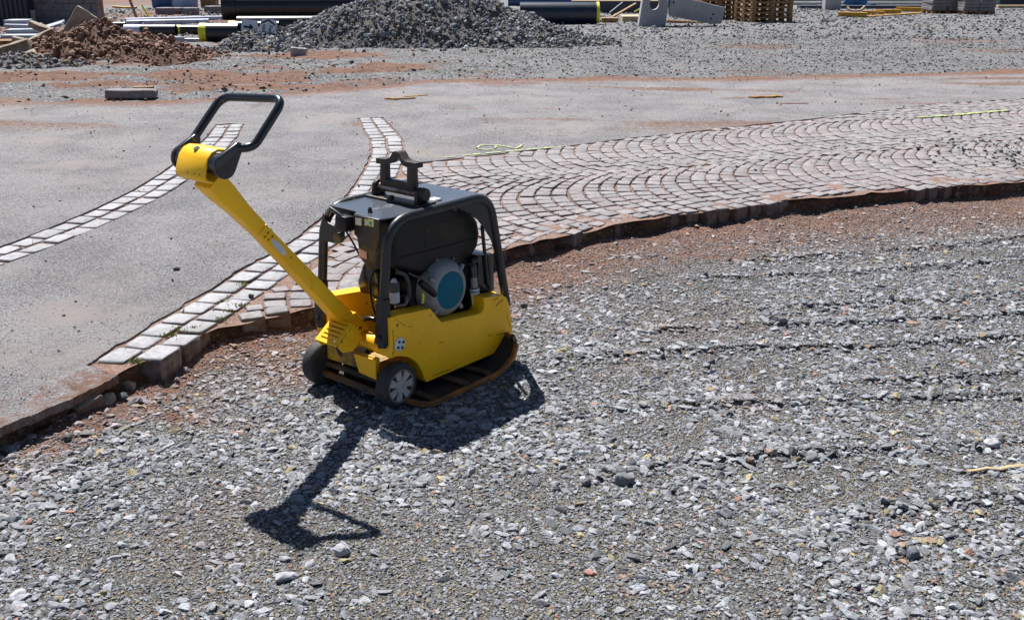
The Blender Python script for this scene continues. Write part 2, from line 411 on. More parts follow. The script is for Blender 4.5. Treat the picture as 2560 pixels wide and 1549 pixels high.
M_SETT = tone_material('granite sett', kind='OBJECT', rough=0.8, nscale=55.0, bump=0.7, dark=0.70, soil=(.105, .066, .05))
M_SETTV = tone_material('granite sett rest', kind='GEOMETRY', rough=0.8, nscale=55.0, bump=0.7, dark=0.70, soil=(.105, .066, .05))

# ------------------------------------------------------------------ lower level: gravel bed
RIDGES = [[(1480, 1190), (1650, 1165), (1900, 1140), (2140, 1128), (2560, 1108)], [(1330, 905), (1450, 897), (1640, 885), (1900, 872), (2250, 860), (2560, 845)],
          [(1900, 770), (2150, 762), (2350, 752), (2560, 735)], [(1830, 655), (2060, 640), (2300, 625), (2560, 600)], [(2000, 965), (2200, 955), (2560, 935)],
          [(1560, 832), (1800, 815), (2150, 806), (2560, 790)], [(1420, 1030), (1700, 1015), (2100, 1000), (2560, 985)], [(1700, 700), (2000, 690), (2300, 672), (2560, 655)], [(2050, 1290), (2300, 1262), (2560, 1240)]]
RW = [[at(x, y, 0.0) for x, y in r] for r in RIDGES]
def ridge_h(x, y):
    h = np.zeros_like(np.asarray(x, float))
    for r in RW:
        for a, b in zip(r[:-1], r[1:]):
            dx, dy = b.x - a.x, b.y - a.y; L2 = dx * dx + dy * dy
            t = np.clip(((x - a.x) * dx + (y - a.y) * dy) / L2, 0, 1)
            d2 = (x - a.x - t * dx) ** 2 + (y - a.y - t * dy) ** 2
            h = np.maximum(h, np.exp(-d2 / (2 * 0.028 ** 2)))
    return h
def step_h(x, y):
    """low steps left by the passes of the plate: higher on the far side of each line"""
    h = np.zeros_like(np.asarray(x, float))
    for k, r in enumerate(RW):
        xs_ = np.array([p.x for p in r]); ys_ = np.array([p.y for p in r])
        sd = y - np.interp(x, xs_, ys_) + (fbm(x * 6, y * 6, 200 + k, 3) - 0.5) * 0.05
        fade = sstep(xs_[0] - 0.02, xs_[0] + 0.25, x) * sstep(xs_[-1] + 0.6, xs_[-1] - 0.05, x) * (0.35 + 1.1 * vnoise(x * 2.5, y * 0.5, 230 + k))
        h = h + 0.0115 * fade * np.exp(-np.clip(sd, 0, 9) / 0.13) * sstep(-0.012, 0.010, sd)
    return h
def bed_h(x, y):
    d = kerb_dist(x, y)
    h = (fbm(x * 1.7, y * 1.7, 3) - 0.5) * 0.03 + (fbm(np.asarray(x) * 9, np.asarray(y) * 9, 5, 3) - 0.5) * 0.012
    flat = 1 - np.exp(-(((x + 0.35) / 0.75) ** 2 + ((y - 3.75) / 0.65) ** 2) ** 2)
    h = h * flat
    h = h + step_h(x, y) + ridge_h(x, y) * 0.006 * (0.4 + vnoise(x * 6, y * 6, 2))
    w = 0.10 + 0.10 * vnoise(x * 3, y * 3, 8)
    return h - 0.004 + 0.035 * np.exp(-np.clip(d, 0, 9) / w) * (0.3 + vnoise(x * 5, y * 5, 4)) - 0.06 * sstep(0.0, -0.06, d)
def bed_dirt(x, y):
    d = kerb_dist(x, y)
    wid = 0.16 + 0.34 * sstep(-1.3, 0.2, x) + 0.15 * sstep(0.5, 2.5, x)
    a = np.exp(-(np.clip(d, 0, 9) / wid) ** 2) * (0.55 + 0.9 * fbm(x * 1.6, y * 3.0, 31))
    b = 0.55 * sstep(0.64, 0.78, fbm(x * 0.9 + 5, y * 1.5, 41)) * sstep(1.6, 0.6, d)
    c = 0.22 * sstep(0.64, 0.78, fbm(x * 1.2 + 9, y * 1.2 + 4, 43))
    return np.clip(np.maximum(np.maximum(a, b), c) * sstep(-1.75, -1.35, x), 0, 1)
gx = np.arange(-3.2, 6.4, 0.02); gy = np.arange(1.2, 8.3, 0.014)
X, Y = np.meshgrid(gx, gy)
bed = link(bpy.data.objects.new('gravel_bed', grid_mesh('gravel_bed', X, Y, bed_h(X, Y), [M_BED], {'dirt': bed_dirt(X, Y)})))
tag(bed, kind='structure')
yy = np.array([-300, -60, -20, -6, -1, 1.3, 2.5, 4, 6, 8, 10, 12.0]); xx = np.array([-300, -80, -30, -12, -6, -3, 0, 3, 6, 12, 30, 80, 300.0])
X, Y = np.meshgrid(xx, yy)
tag(link(bpy.data.objects.new('ground', grid_mesh('ground', X, Y, np.full_like(X, -0.09), [M_LOW]))), kind='structure')

def in_view(x, y, z, mx=340, my=260):
    px, py = project(x, y, z); return (px > -mx) & (px < 2560 + mx) & (py > -my) & (py < 1549 + my)
def sample_bed(n):
    x = rng.uniform(-2.6, 5.6, n); y = rng.uniform(1.6, 7.4, n)
    k = (kerb_dist(x, y) > 0.0) & in_view(x, y, 0 * x); return x[k], y[k]
AREA = (5.6 + 2.6) * (7.4 - 1.6)
def bed_stones(name, density, rmin, rmax, power, mode, label, warm, tilt, lift):
    x, y = sample_bed(int(density * AREA))
    f = fbm(x * 1.1, y * 1.6, 61); f2 = fbm(x * 3.3, y * 3.3, 67); red = bed_dirt(x, y); rd = ridge_h(x, y)
    if mode == 'coarse': keep = rng.random(len(x)) < np.clip((0.25 + 1.7 * (f - 0.42) + 1.2 * (f2 - 0.5)) * np.clip(1.1 - 0.18 * (x + 1.3) - 0.14 * (y - 2.1), 0.3, 1.1) + 0.4 * rd, 0.05, 1) * (1 - 0.85 * red)
    elif mode == 'mid': keep = rng.random(len(x)) < np.clip(0.75 + 0.9 * (f2 - 0.5), 0.2, 1) * (1 - 0.6 * red)
    else: keep = rng.random(len(x)) < (1 - 0.35 * red)
    x, y, red, f = x[keep], y[keep], red[keep], f[keep]; n = len(x)
    r = rmin + (rmax - rmin) * rng.random(n) ** power
    z = bed_h(x, y) + r * lift
    sc = np.stack([r * rng.uniform(0.85, 1.25, n), r * rng.uniform(0.75, 1.0, n), r * rng.uniform(0.7, 1.0, n)], -1)
    return tag(scatter(name, CRUSHED, np.stack([x, y, z], -1), sc, rand_rot(n, tilt), stone_tones(n, warm, red * 0.8) * {'coarse': 1.08, 'mid': 0.92, 'fine': 0.72}[mode], M_STONE), label, 'gravel', kind='stuff')
bed_stones('gravel', 5600, 0.0075, 0.0225, 2.4, 'coarse', 'coarse flat crushed grey stones covering the dug-out bed', 0.05, 0.15, 0.2)
bed_stones('gravel', 13500, 0.0036, 0.0085, 1.2, 'mid', 'small grey and tan gravel chips packed between the coarse stones', 0.13, 0.28, 0.22)
bed_stones('gravel', 9000, 0.0018, 0.0042, 1.0, 'fine', 'finest gravel grit filling the gaps of the bed', 0.2, 0.5, 0.3)

# ------------------------------------------------------------------ upper level: bed of the paving and its cut edge
def poly_sheet(name, outline, zfun, mat, step=0.3, thick=0.0, dirt=None, side_mat=None):
    P = [Vector((p[0], p[1])) for p in outline]; n = len(P)
    xs = [p.x for p in P]; ys = [p.y for p in P]
    ax = np.array(xs); ay = np.array(ys); pts = list(P)
    gx_, gy_ = np.meshgrid(np.arange(min(xs) + step / 2, max(xs), step), np.arange(min(ys) + step / 2, max(ys), step))
    qx = gx_.ravel(); qy = gy_.ravel(); ins = np.zeros(len(qx), bool); near = np.full(len(qx), 9e9)
    for i in range(n):
        x1, y1, x2, y2 = ax[i - 1], ay[i - 1], ax[i], ay[i]
        c = ((y1 > qy) != (y2 > qy)) & (qx < (x2 - x1) * (qy - y1) / (y2 - y1 + 1e-12) + x1); ins ^= c
        L2 = (x2 - x1) ** 2 + (y2 - y1) ** 2 + 1e-12; t = np.clip(((qx - x1) * (x2 - x1) + (qy - y1) * (y2 - y1)) / L2, 0, 1)
        near = np.minimum(near, np.hypot(qx - x1 - t * (x2 - x1), qy - y1 - t * (y2 - y1)))
    k = ins & (near > step * 0.35)
    pts += [Vector((a, b)) for a, b in zip(qx[k], qy[k])]
    vs, es, fs, *_ = delaunay_2d_cdt(pts, [], [list(range(n))], 1, 1e-6)
    V = [(v.x, v.y, zfun(v.x, v.y)) for v in vs]; Fs = [tuple(f) for f in fs]; mi = [0] * len(Fs)
    if thick:
        o = len(V); V += [(p.x, p.y, zfun(p.x, p.y)) for p in P] + [(p.x, p.y, zfun(p.x, p.y) - thick) for p in P]
        for i in range(n): Fs.append((o + i, o + (i + 1) % n, o + n + (i + 1) % n, o + n + i)); mi.append(1)
    me = bpy.data.meshes.new(name); me.from_pydata(V, [], Fs); me.materials.append(mat); me.materials.append(side_mat or mat)
    me.polygons.foreach_set('material_index', mi)
    if dirt is not None:
        a = me.attributes.new('dirt', 'FLOAT', 'POINT'); v = np.array(V); a.data.foreach_set('value', np.clip(dirt(v[:, 0], v[:, 1]), 0, 1).astype(np.float32))
    me.update(); return link(bpy.data.objects.new(name, me))
def dense(pts, step=0.06, jit=0.0, seed=0):
    out = []
    for a, b in zip(pts[:-1], pts[1:]):
        a = Vector(a[:2]); b = Vector(b[:2]); m = max(1, int((b - a).length / step)); nrm = Vector((-(b - a).y, (b - a).x)).normalized() if (b - a).length else Vector((0, 0))
        for k in range(m):
            p = a.lerp(b, k / m); j = (mnoise.noise(Vector((p.x * 7, p.y * 7, seed))) + 0.6 * mnoise.noise(Vector((p.x * 23, p.y * 23, seed + 3)))) * jit if (k or jit) else 0
            out.append(p + nrm * j)
    out.append(Vector(pts[-1][:2])); return out
KP = [k for k in KERB if k[0] > -4.3]
ASPH = [(-14, 9.9), (-4.98, 10.21), (-3.5, 10.27), (-2.31, 10.86), (-1.24, 11.69), (-0.9, 12.25), (1.02, 12.3), (2.91, 12.45), (4.46, 12.87), (6.42, 13.32), (16, 15.5)]
_ax = np.array([a[0] for a in ASPH]); _ay = np.array([a[1] for a in ASPH])
def asph(x): return np.interp(x, _ax, _ay)
def zsand(x, y):
    d = -float(kerb_dist(x, y)); nz = float(fbm(x * 5, y * 5, 71, 4))
    return zfar(y) - 0.010 + (nz - 0.5) * 0.008 + 0.05 * float(sstep(0.6, 0.05, d)) * max(0.0, nz - 0.47) * float(sstep(-0.95, -0.3, x))
kd = dense(KP, 0.05, 0.012, 5)
sand_outline = kd + [Vector((14, 15.0)), Vector((-7.2, 11.0)), Vector((-7.2, -1.8))]
sand = poly_sheet('sand_bed', sand_outline, zsand, M_SAND, 0.055); tag(sand, kind='structure')
# the cut face, with spilled soil at its foot
rows = [(0.087, -0.004), (0.080, 0.004), (0.06, 0.0), (0.04, 0.004), (0.02, 0.014), (0.0, 0.036), (-0.03, 0.08)]
kf = dense(KP, 0.022); KX = np.zeros((len(rows), len(kf))); KY = KX.copy(); KZ = KX.copy()
for i, p in enumerate(kf):
    q0 = kf[max(i - 3, 0)]; q1 = kf[min(i + 3, len(kf) - 1)]; t = (q1 - q0).normalized(); nn = Vector((t.y, -t.x))
    for j, (z, off) in enumerate(rows):
        o = off + 0.035 * mnoise.noise(Vector((p.x * 10, p.y * 10, z * 25))) + 0.012 * mnoise.noise(Vector((p.x * 45, p.y * 45, z * 60))) + 0.012 * mnoise.noise(Vector((p.x * 7, p.y * 7, 5)))
        o -= 0.016
        if j == 0: o -= 0.015
        KX[j, i] = p.x + nn.x * o; KY[j, i] = p.y + nn.y * o; KZ[j, i] = z + (0.008 * mnoise.noise(Vector((p.x * 30, p.y * 30, 9))) if j else 0)
cut = link(bpy.data.objects.new('trench_edge', grid_mesh('trench_edge', KX, KY, KZ, [M_CUT], {'dirt': sstep(0.03, -0.02, KZ) * sstep(-1.6, -1.0, KX) * 0.8})))
tag(cut, kind='structure')

# ------------------------------------------------------------------ setts
def sett_shape(seed):
    """paving sett about 1 by 1 in plan, top at z = 0, with a worn, slightly domed top"""
    r = random.Random(seed); c = []
    for sx, sy in ((-1, -1), (1, -1), (1, 1), (-1, 1)):
        px, py = sx * (0.5 - r.uniform(0, 0.06)), sy * (0.5 - r.uniform(0, 0.06)); k = 0.05 + r.uniform(0, 0.06)
        a = (px - sx * k, py); b = (px, py - sy * k)
        c += [b, a] if sx * sy > 0 else [a, b]
    c = [c[1], c[0], c[3], c[2], c[5], c[4], c[7], c[6]] if False else c
    c.sort(key=lambda p: math.atan2(p[1], p[0]))
    n = 8; V = []; F = []
    for z, k in ((-0.09, 0.93), (-0.013, 1.0), (-0.003, 0.955), (0.0, 0.80)):
        V += [(p[0] * k, p[1] * k, z + (r.uniform(-0.002, 0.0015) if z > -0.02 else 0)) for p in c]
    V.append((0, 0, r.uniform(0.0, 0.004)))
    for j in range(3): F += [(j * n + i, j * n + (i + 1) % n, (j + 1) * n + (i + 1) % n, (j + 1) * n + i) for i in range(n)]
    F += [(3 * n + i, 3 * n + (i + 1) % n, 4 * n) for i in range(n)]
    return V, F
SETTS = [sett_shape(s) for s in range(14)]
SETT_ME = []
for V, F in SETTS:
    me = bpy.data.meshes.new('sett'); me.from_pydata(V, [], F); me.polygons.foreach_set('use_smooth', [True] * len(F)); me.set_sharp_from_angle(angle=math.radians(38)); me.materials.append(M_SETT); SETT_ME.append(me)
def sett_tone(light=1.0):
    g = random.uniform(0.165, 0.235) * light; w = random.uniform(0.010, 0.042)
    return (g + w, g + w * 0.2, g + w * 0.12 + 0.006)
def border_tone():
    g = random.uniform(0.25, 0.34); return (g, g * 0.99, g * 1.035)
def place_sett(parent, x, y, lx, ly, rz, z=None, tilt=0.018, tone=None):
    o = bpy.data.objects.new('sett', random.choice(SETT_ME)); COL.objects.link(o); o.parent = parent
    o.location = (x, y, (zfar(y) if z is None else z) + random.uniform(-0.003, 0.003)); o.scale = (lx, ly, 1)
    o.rotation_euler = (random.gauss(0, tilt), random.gauss(0, tilt), rz + random.choice((0, math.pi)))
    o['tone'] = [*(tone or sett_tone()), 1.0]; return o

STRIP_L = [(-2.38, 8.80, .225), (-2.285, 8.2, .235), (-2.22, 7.45, .238), (-2.20, 6.75, .238), (-2.215, 6.25, .238), (-2.265, 5.8, .235), (-2.335, 5.42, .235), (-2.415, 5.08, .235), (-2.52, 4.75, .235), (-2.70, 4.32, .235)]
STRIP_R = [(-1.24, 9.16, .20), (-1.11, 8.61, .24), (-0.98, 8.08, .24), (-0.895, 7.5, .235), (-0.875, 7.0, .235), (-0.868, 6.55, .235), (-0.878, 6.1, .235), (-0.925, 5.6, .235), (-0.98, 5.2, .235), (-1.065, 4.845, .24), (-1.145, 4.59, .24), (-1.203, 4.29, .24), (-1.255, 4.07, .24), (-1.305, 3.89, .24), (-1.335, 3.73, .24), (-1.37, 3.59, .24), (-1.40, 3.44, .25)]
def along(strip):
    P = [Vector(p[:2]) for p in strip]; W = [p[2] for p in strip]; S = [0]
    for a, b in zip(P[:-1], P[1:]): S.append(S[-1] + (b - a).length)
    def f(s):
        s = min(max(s, 0), S[-1] - 1e-6)
        i = max(k for k in range(len(S) - 1) if S[k] <= s); t = (s - S[i]) / (S[i + 1] - S[i])
        return P[i].lerp(P[i + 1], t), W[i] * (1 - t) + W[i + 1] * t
    def g(s):
        p, w = f(s); d = (f(s + 0.12)[0] - f(s - 0.12)[0]).normalized(); return p, d, Vector((-d.y, d.x)), w
    return g, S[-1]
def edge(strip, side, jit=0.0):
    g, L = along(strip); out = []; m = int(L / 0.05)
    for k in range(m + 1):
        p, d, n, w = g(L * k / m); q = p + n * side * (w / 2 + 0.008)
        if jit: q = q + n * side * abs(jit * (mnoise.noise(Vector((q.x * 9, q.y * 9, 2))) + mnoise.noise(Vector((q.x * 31, q.y * 31, 4)))))
        out.append(q)
    return out
def lay_strip(name, strip, lens, cut=(0, 0)):
    root = empty(name, (0, 0, 0)); tag(root, kind='structure'); g, L = along(strip)
    for side, c in zip((-1, 1), cut):
        s = 0.0
        while s < L - c - 0.06:
            ln = random.uniform(*lens); p, d, n, w = g(s + ln / 2); q = p + n * side * w * 0.255
            place_sett(root, q.x, q.y, ln - 0.003, w * 0.49, math.atan2(d.y, d.x), tone=border_tone(), tilt=0.012); s += ln
    return root
lay_strip('sett_border', STRIP_L, (0.145, 0.185)); 
sbR = lay_strip('sett_border', STRIP_R, (0.125, 0.165), (0.0, 0.07))
# two border stones that slipped down the cut edge
place_sett(sbR, -1.50, 3.30, .13, .10, 1.1, z=0.088, tilt=0.05); 
o = place_sett(sbR, -1.455, 3.235, .11, .08, 0.9, z=0.07, tilt=0.02, tone=(.2, .165, .145)); o.rotation_euler = (0.25, -0.2, 0.9)

TOPB = [(-0.72, 7.12), (0.012, 7.575), (0.378, 7.78), (0.772, 8.05), (1.465, 8.46), (2.433, 9.0), (3.234, 9.5), (4.027, 10.0), (5.081, 10.42), (8.0, 11.6), (14.0, 14.0)]
_tx = np.array([t[0] for t in TOPB]); _ty = np.array([t[1] for t in TOPB])
sr = edge(STRIP_R, 1)
_sy = np.array([p.y for p in sr])[::-1]; _sx = np.array([p.x for p in sr])[::-1]
def strip_right_x(y): return np.interp(y, _sy, _sx)
TH, TA = math.radians(21), math.radians(5); LB, RR, HA = 1.215, 0.88, math.radians(46)
paving = empty('sett_paving', (0, 0, 0)); tag(paving, kind='structure')
cand = []
for lane in range(-1, 6):
    tc0 = 5.58 + (lane) * LB; ph = random.uniform(0, 0.1)
    for n_ in range(-70, 170):
        s0 = n_ * 0.108 + ph; a = -HA + random.uniform(0, 0.03)
        while a < HA - 0.05:
            da = random.uniform(0.088, 0.108) / RR; am = a + da / 2; a += da
            e1 = RR * (1 - math.cos(am)); e2 = RR * math.sin(am)
            x = s0 * math.cos(TH) - tc0 * math.sin(TH) + e1 * math.cos(TA) - e2 * math.sin(TA); y = s0 * math.sin(TH) + tc0 * math.cos(TH) + e1 * math.sin(TA) + e2 * math.cos(TA)
            if x > 7.5 or x < -1.3 or y > 13: continue
            lx = 0.108 * math.cos(am + TH - TA) - 0.001; ly = da * RR + 0.001
            if kerb_dist(x, y) > -0.028 + random.uniform(-0.012, 0.012): continue
            if y > np.interp(x, _tx, _ty) - 0.045 or x < strip_right_x(y) + 0.055: continue
            ang = TA - am + random.gauss(0, 0.03)
            px, py = project(x, y, PAVE); vis = -40 < px < 2600 and not (800 < px < 1230 and 500 < py < 900)
            cand.append((math.hypot(x, y) + (0 if vis else 100), x, y, lx, ly, ang))
have = np.array([(c[1], c[2]) for c in cand])
for yf in np.arange(3.9, 11.5, 0.028):                               # fill the odd corners along the borders with small setts
    for xf in np.arange(max(-1.25, float(strip_right_x(yf)) + 0.045), 7.0, 0.028):
        if kerb_dist(xf, yf) > -0.03: break
        if yf > np.interp(xf, _tx, _ty) - 0.035: continue
        if np.min(np.hypot(have[:, 0] - xf, have[:, 1] - yf)) < 0.086: continue
        have = np.vstack([have, (xf, yf)]); cand.append((math.hypot(xf, yf), xf, yf, random.uniform(.075, .09), random.uniform(.075, .09), random.uniform(0, 0.8)))
cand.sort()
for c in cand[:300]: place_sett(paving, c[1], c[2], c[3], c[4], c[5])
V = []; Fc = []; T = []
for c in cand[300:]:
    vs, fs = random.choice(SETTS); R = Euler((random.gauss(0, .018), random.gauss(0, .018), c[5] + random.choice((0, math.pi)))).to_matrix(); o = len(V); tt = sett_tone()
    z = zfar(c[2]) + random.uniform(-.003, .003)
    for v in vs:
        w = R @ Vector((v[0] * c[3], v[1] * c[4], v[2])); V.append((w.x + c[1], w.y + c[2], w.z + z)); T.append((*tt, 1))
    Fc += [tuple(i + o for i in f) for f in fs]
me = bpy.data.meshes.new('setts'); me.from_pydata(V, [], Fc); me.materials.append(M_SETTV); me.polygons.foreach_set('use_smooth', [True] * len(Fc)); me.set_sharp_from_angle(angle=math.radians(38))
a_ = me.attributes.new('tone', 'FLOAT_COLOR', 'POINT'); a_.data.foreach_set('color', np.array(T, np.float32).ravel())
tag(link(bpy.data.objects.new('setts', me), paving), kind='stuff')
print('setts', len(cand))

# ------------------------------------------------------------------ asphalt
def zasph(x, y): return zfar(y) + (float(fbm(x * 0.8, y * 0.8, 91, 2)) - 0.5) * 0.006 - 0.001
def asph_dirt(x, y):
    d = -kerb_dist(x, y)
    a = 0.42 * sstep(0.40, 0.0, d) * sstep(-0.9, -1.4, x) * (0.5 + fbm(x * 4, y * 4, 21))
    b = 0.5 * sstep(0.56, 0.72, fbm(x * 0.55, y * 1.7, 23)) * sstep(7.6, 9.2, y)
    c = 0.75 * sstep(-0.9, 0.1, y - asph(x)) * (0.4 + fbm(x * 1.3, y * 2.0, 27))
    return np.maximum(np.maximum(a, b), c)
L_l = edge(STRIP_L, -1, 0.006); L_r = edge(STRIP_L, 1, 0.006)       # left-hand normal points east when walking towards the camera
sa = L_l if np.mean([p.x for p in L_l]) < np.mean([p.x for p in L_r]) else L_r; sb = L_r if sa is L_l else L_l
R_a = edge(STRIP_R, -1, 0.02); R_b = edge(STRIP_R, 1, 0.01)
ra = R_a if np.mean([p.x for p in R_a]) < np.mean([p.x for p in R_b]) else R_b; rb = R_b if ra is R_a else R_a
k_w = [p + Vector((0.016, -0.010)) for p in dense([k for k in KERB if k[0] < -1.4] + [(-1.40, float(kerb(-1.40)))], 0.02, 0.03, 8)]
END_T = Vector((-2.40, 8.86)); END_B = Vector((-2.73, 4.24))
split = min(range(len(k_w)), key=lambda i: abs(k_w[i].x + 3.2))
north = lambda x: Vector((x, float(asph(x)) + 0.9))
west = k_w[:split + 1] + [END_B] + sa[::-1] + [END_T] + [north(x) for x in (-2.4, -3.5, -4.9, -7.2)] + [Vector((-7.2, -1.8))]
tops = dense(TOPB, 0.05, 0.012, 12)
tops = [p for p in tops if p.x > strip_right_x(p.y) + 0.03]
rb_up = [p for p in rb if p.y > tops[0].y + 0.02]                    # runs from the far end down to the sett field
k_m = [p for p in k_w[split:] if p.x < ra[-1].x - 0.02 or p.y < ra[-1].y - 0.05]
middle = k_m + ra[::-1] + rb_up + tops + [north(x) for x in (14, 10, 6.4, 4.4, 2.9, 1.0, -0.9, -1.24, -2.4)] + [END_T] + sb + [END_B]
for ol in (west, middle):
    a_ = poly_sheet('asphalt', ol, zasph, M_ASPH, 0.16, 0.03, asph_dirt); tag(a_, kind='structure')

# ------------------------------------------------------------------ building-site ground beyond the asphalt
ys = np.concatenate([np.arange(9.2, 16, 0.06), np.arange(16, 28, 0.14), np.arange(28, 60, 1.0), [70, 100, 160, 300, 600]])
xs = np.concatenate([[-300, -120, -50, -25, -16], np.arange(-12, 12.01, 0.09), [16, 25, 50, 120, 300]])
def site_h(X, Y):
    nz = fbm(X * 0.9, Y * 1.6, 101); e = Y - asph(X) + (nz - 0.5) * 1.1
    h = PAVE - SLOPE * np.clip(Y - Y0, 0, 400) - 0.03 + 0.042 * sstep(-0.35, 0.45, e)
    rough = sstep(-0.2, 0.6, e)
    lf = sstep(1.5, -2.0, X)
    h = h + rough * ((fbm(X * 2.2, Y * 3.5, 103) - 0.5) * (0.03 + 0.07 * lf) + (fbm(X * 7, Y * 7, 107, 3) - 0.5) * (0.016 + 0.035 * lf))
    return h - 0.3 * sstep(-0.8, -1.2, e)
def site_dirt(X, Y):
    lf = sstep(0.6, -3.2, X + (fbm(X * 0.6, Y * 0.6, 113) - 0.5) * 3)
    return np.clip(lf * (0.05 + 0.95 * sstep(0.42, 0.66, fbm(X * 0.7, Y * 1.5, 117))) + 0.4 * sstep(0.64, 0.78, fbm(X * 0.5 + 7, Y * 1.3, 119)), 0, 1)
X, Y = np.meshgrid(xs, ys)
site = link(bpy.data.objects.new('site_ground', grid_mesh('site_ground', X, Y, site_h(X, Y), [M_SITE], {'dirt': site_dirt(X, Y)}))); tag(site, kind='structure')

# ------------------------------------------------------------------ machine paints
YEL = material('yellow paint', (.97, .535, .006), (.87, .45, .006), 3.0, rough=0.45, bump=0.10, bscale=70, dirt=(.30, .19, .035), dscale=10.0, dcut=(.60, .76), rough2=0.75, speck=(.06, .045, .02), spscale=42.0, spcut=(.69, .73), detail=9.0, spec=0.35)
YELD = material('grimy yellow paint', (.62, .34, .010), (.34, .19, .015), 7.0, rough=0.6, dirt=(.05, .035, .02), dscale=9.0, dcut=(.45, .65), bump=0.2, bscale=50)
FRAME = material('dark grey frame paint', (.017, .018, .022), (.028, .028, .032), 5.0, rough=0.40, spec=0.35, bump=0.05, bscale=90, dirt=(.11, .085, .07), dscale=22.0, dcut=(.60, .76), rough2=0.7)
TOPP = material('top sheet paint with sky blue', (.055, .066, .085), (.07, .08, .10), 4.0, rough=0.25, dirt=(.20, .18, .16), dscale=10.0, dcut=(.60, .75), rough2=0.6)  # blue of the reflected sky is mixed into the dark paint colour
BLACK = material('black plastic', (.0045, .0045, .006), (.009, .009, .010), 6.0, rough=0.5, spec=0.3, dirt=(.035, .026, .016), dscale=7.0, dcut=(.62, .82), rough2=0.8)
TANKD = material('dusty tank plastic', (.018, .015, .010), (.05, .035, .018), 6.0, rough=0.7, dirt=(.13, .095, .055), dscale=9.0, dcut=(.50, .70))
GLOSS = material('black gloss paint', (.008, .009, .012), rough=0.22, dirt=(.06, .05, .045), dscale=14.0, dcut=(.62, .78), rough2=0.6)
RUBBER = material('tyre rubber', (.020, .021, .023), (.034, .034, .035), 18.0, rough=0.75, bump=0.15, bscale=120, dirt=(.10, .09, .08), dscale=12.0, dcut=(.60, .76))
RIM = material('grey wheel plastic', (.38, .36, .34), (.45, .43, .41), 10.0, rough=0.6, dirt=(.14, .11, .085), dscale=14.0, dcut=(.52, .70))
RIMD = material('grey wheel recess', (.15, .135, .125), (.20, .18, .165), 10.0, rough=0.7, dirt=(.09, .07, .055), dscale=14.0, dcut=(.5, .7))
RUST = material('rusty steel edge', (.36, .135, .022), (.20, .075, .022), 14.0, rough=0.7, bump=0.4, bscale=80, dirt=(.07, .035, .018), dscale=9.0, dcut=(.50, .68))
RUSTD = material('brown plate steel', (.085, .045, .025), (.14, .075, .035), 16.0, rough=0.75, bump=0.4, bscale=60, dirt=(.03, .022, .016), dscale=8.0, dcut=(.45, .65))
DARKS = material('shade-black plate steel', (.016, .013, .011), (.03, .022, .016), 9.0, rough=0.8)  # black stands in for the deep shade between the ribs
STEEL = material('worn dark steel', (.022, .021, .022), (.045, .032, .026), 22.0, rough=0.45, metal=0.3, bump=0.25, bscale=120, dirt=(.17, .07, .025), dscale=15.0, dcut=(.60, .72), rough2=0.8)
PIN = material('bare pin steel', (.30, .27, .26), (.12, .08, .06), 18.0, rough=0.4, metal=0.7)
ALU = material('grey starter housing', (.21, .205, .215), (.27, .265, .27), 7.0, rough=0.5, bump=0.12, bscale=160, dirt=(.10, .085, .07), dscale=9.0, dcut=(.60, .74))
TEAL = material('teal starter disc', (.002, .105, .17), (.003, .13, .20), 4.0, rough=0.6, bump=0.1, bscale=220, spec=0.2)
WHITEP = material('white plastic', (.55, .56, .57), (.45, .45, .46), 12.0, rough=0.5, dirt=(.25, .22, .18), dscale=12.0, dcut=(.55, .7))
HOSE = material('grey hose rubber', (.05, .05, .052), rough=0.6)
LABELW = material('white sticker', (.62, .64, .66), (.50, .52, .54), 30.0, rough=0.45)
LABELP = material('pink sticker', (.55, .30, .24), (.62, .42, .36), 60.0, rough=0.6)
LABELY = material('yellow tag', (.62, .62, .03), (.10, .10, .02), 90.0, contrast=(.55, .60), rough=0.5)
LABELG = material('green sticker print', (.05, .30, .06), rough=0.5)
LABELD = material('faded tank print', (.0055, .0055, .0065), (.035, .026, .003), 9.0, contrast=(.50, .80), rough=0.5, spec=0.3)
HANDLE = material('black tube paint', (.012, .014, .020), (.018, .020, .028), 9.0, rough=0.24, dirt=(.16, .085, .06), dscale=26.0, dcut=(.68, .78), rough2=0.5)
HOLE = material('dark opening', (.004, .004, .004), rough=0.9)

# ------------------------------------------------------------------ the plate compactor (local x: forward along the hull, y: across, z: up)
MO = at(740 + 905 / 3.727, 700 + 1205 / 3.727, 0.0)
pc = empty('plate_compactor', (MO.x, MO.y, 0.0), math.radians(50), 'yellow and black reversible plate compactor standing on the gravel with its handle folded over', 'compactor')
WC = 0.195
def P(name, mb, mat, parent=pc, **k): return mb.build(name, mat, parent, **k)
side = lambda a, b, d: (a, d, b)             # outline in forward/up, extruded across
rear = lambda a, b, d: (d, a, b)             # outline in across/up, extruded forward
plan = lambda a, b, d: (a, b, d)

# base plate with raised rim and cross ribs
def plate_z(l): return 0.042 * max(0, (0.11 - l) / 0.12) ** 1.6 + 0.105 * max(0, (l - 0.44) / 0.17) ** 1.8
m = MB(); ls = np.linspace(-0.012, 0.598, 26); vs = []; fs = []
for l in ls:
    inset = 0.045 * max(0, (l - 0.545) / 0.055) ** 2 + 0.125 * min(1.0, max(0, (0.105 - l) / 0.07)) ** 1.5
    for w, t in ((-0.085 + inset, 0), (0.475 - inset, 0), (0.475 - inset, 0.012), (-0.085 + inset, 0.012)): vs.append((l, w, plate_z(l) + t))
for i in range(len(ls) - 1):
    for k in range(4): fs.append((i * 4 + k, i * 4 + (k + 1) % 4, (i + 1) * 4 + (k + 1) % 4, (i + 1) * 4 + k))
fs += [(3, 2, 1, 0), tuple((len(ls) - 1) * 4 + k for k in range(4))]
bp_ = P('base_plate', m.add(vs, fs), DARKS, smooth=40)
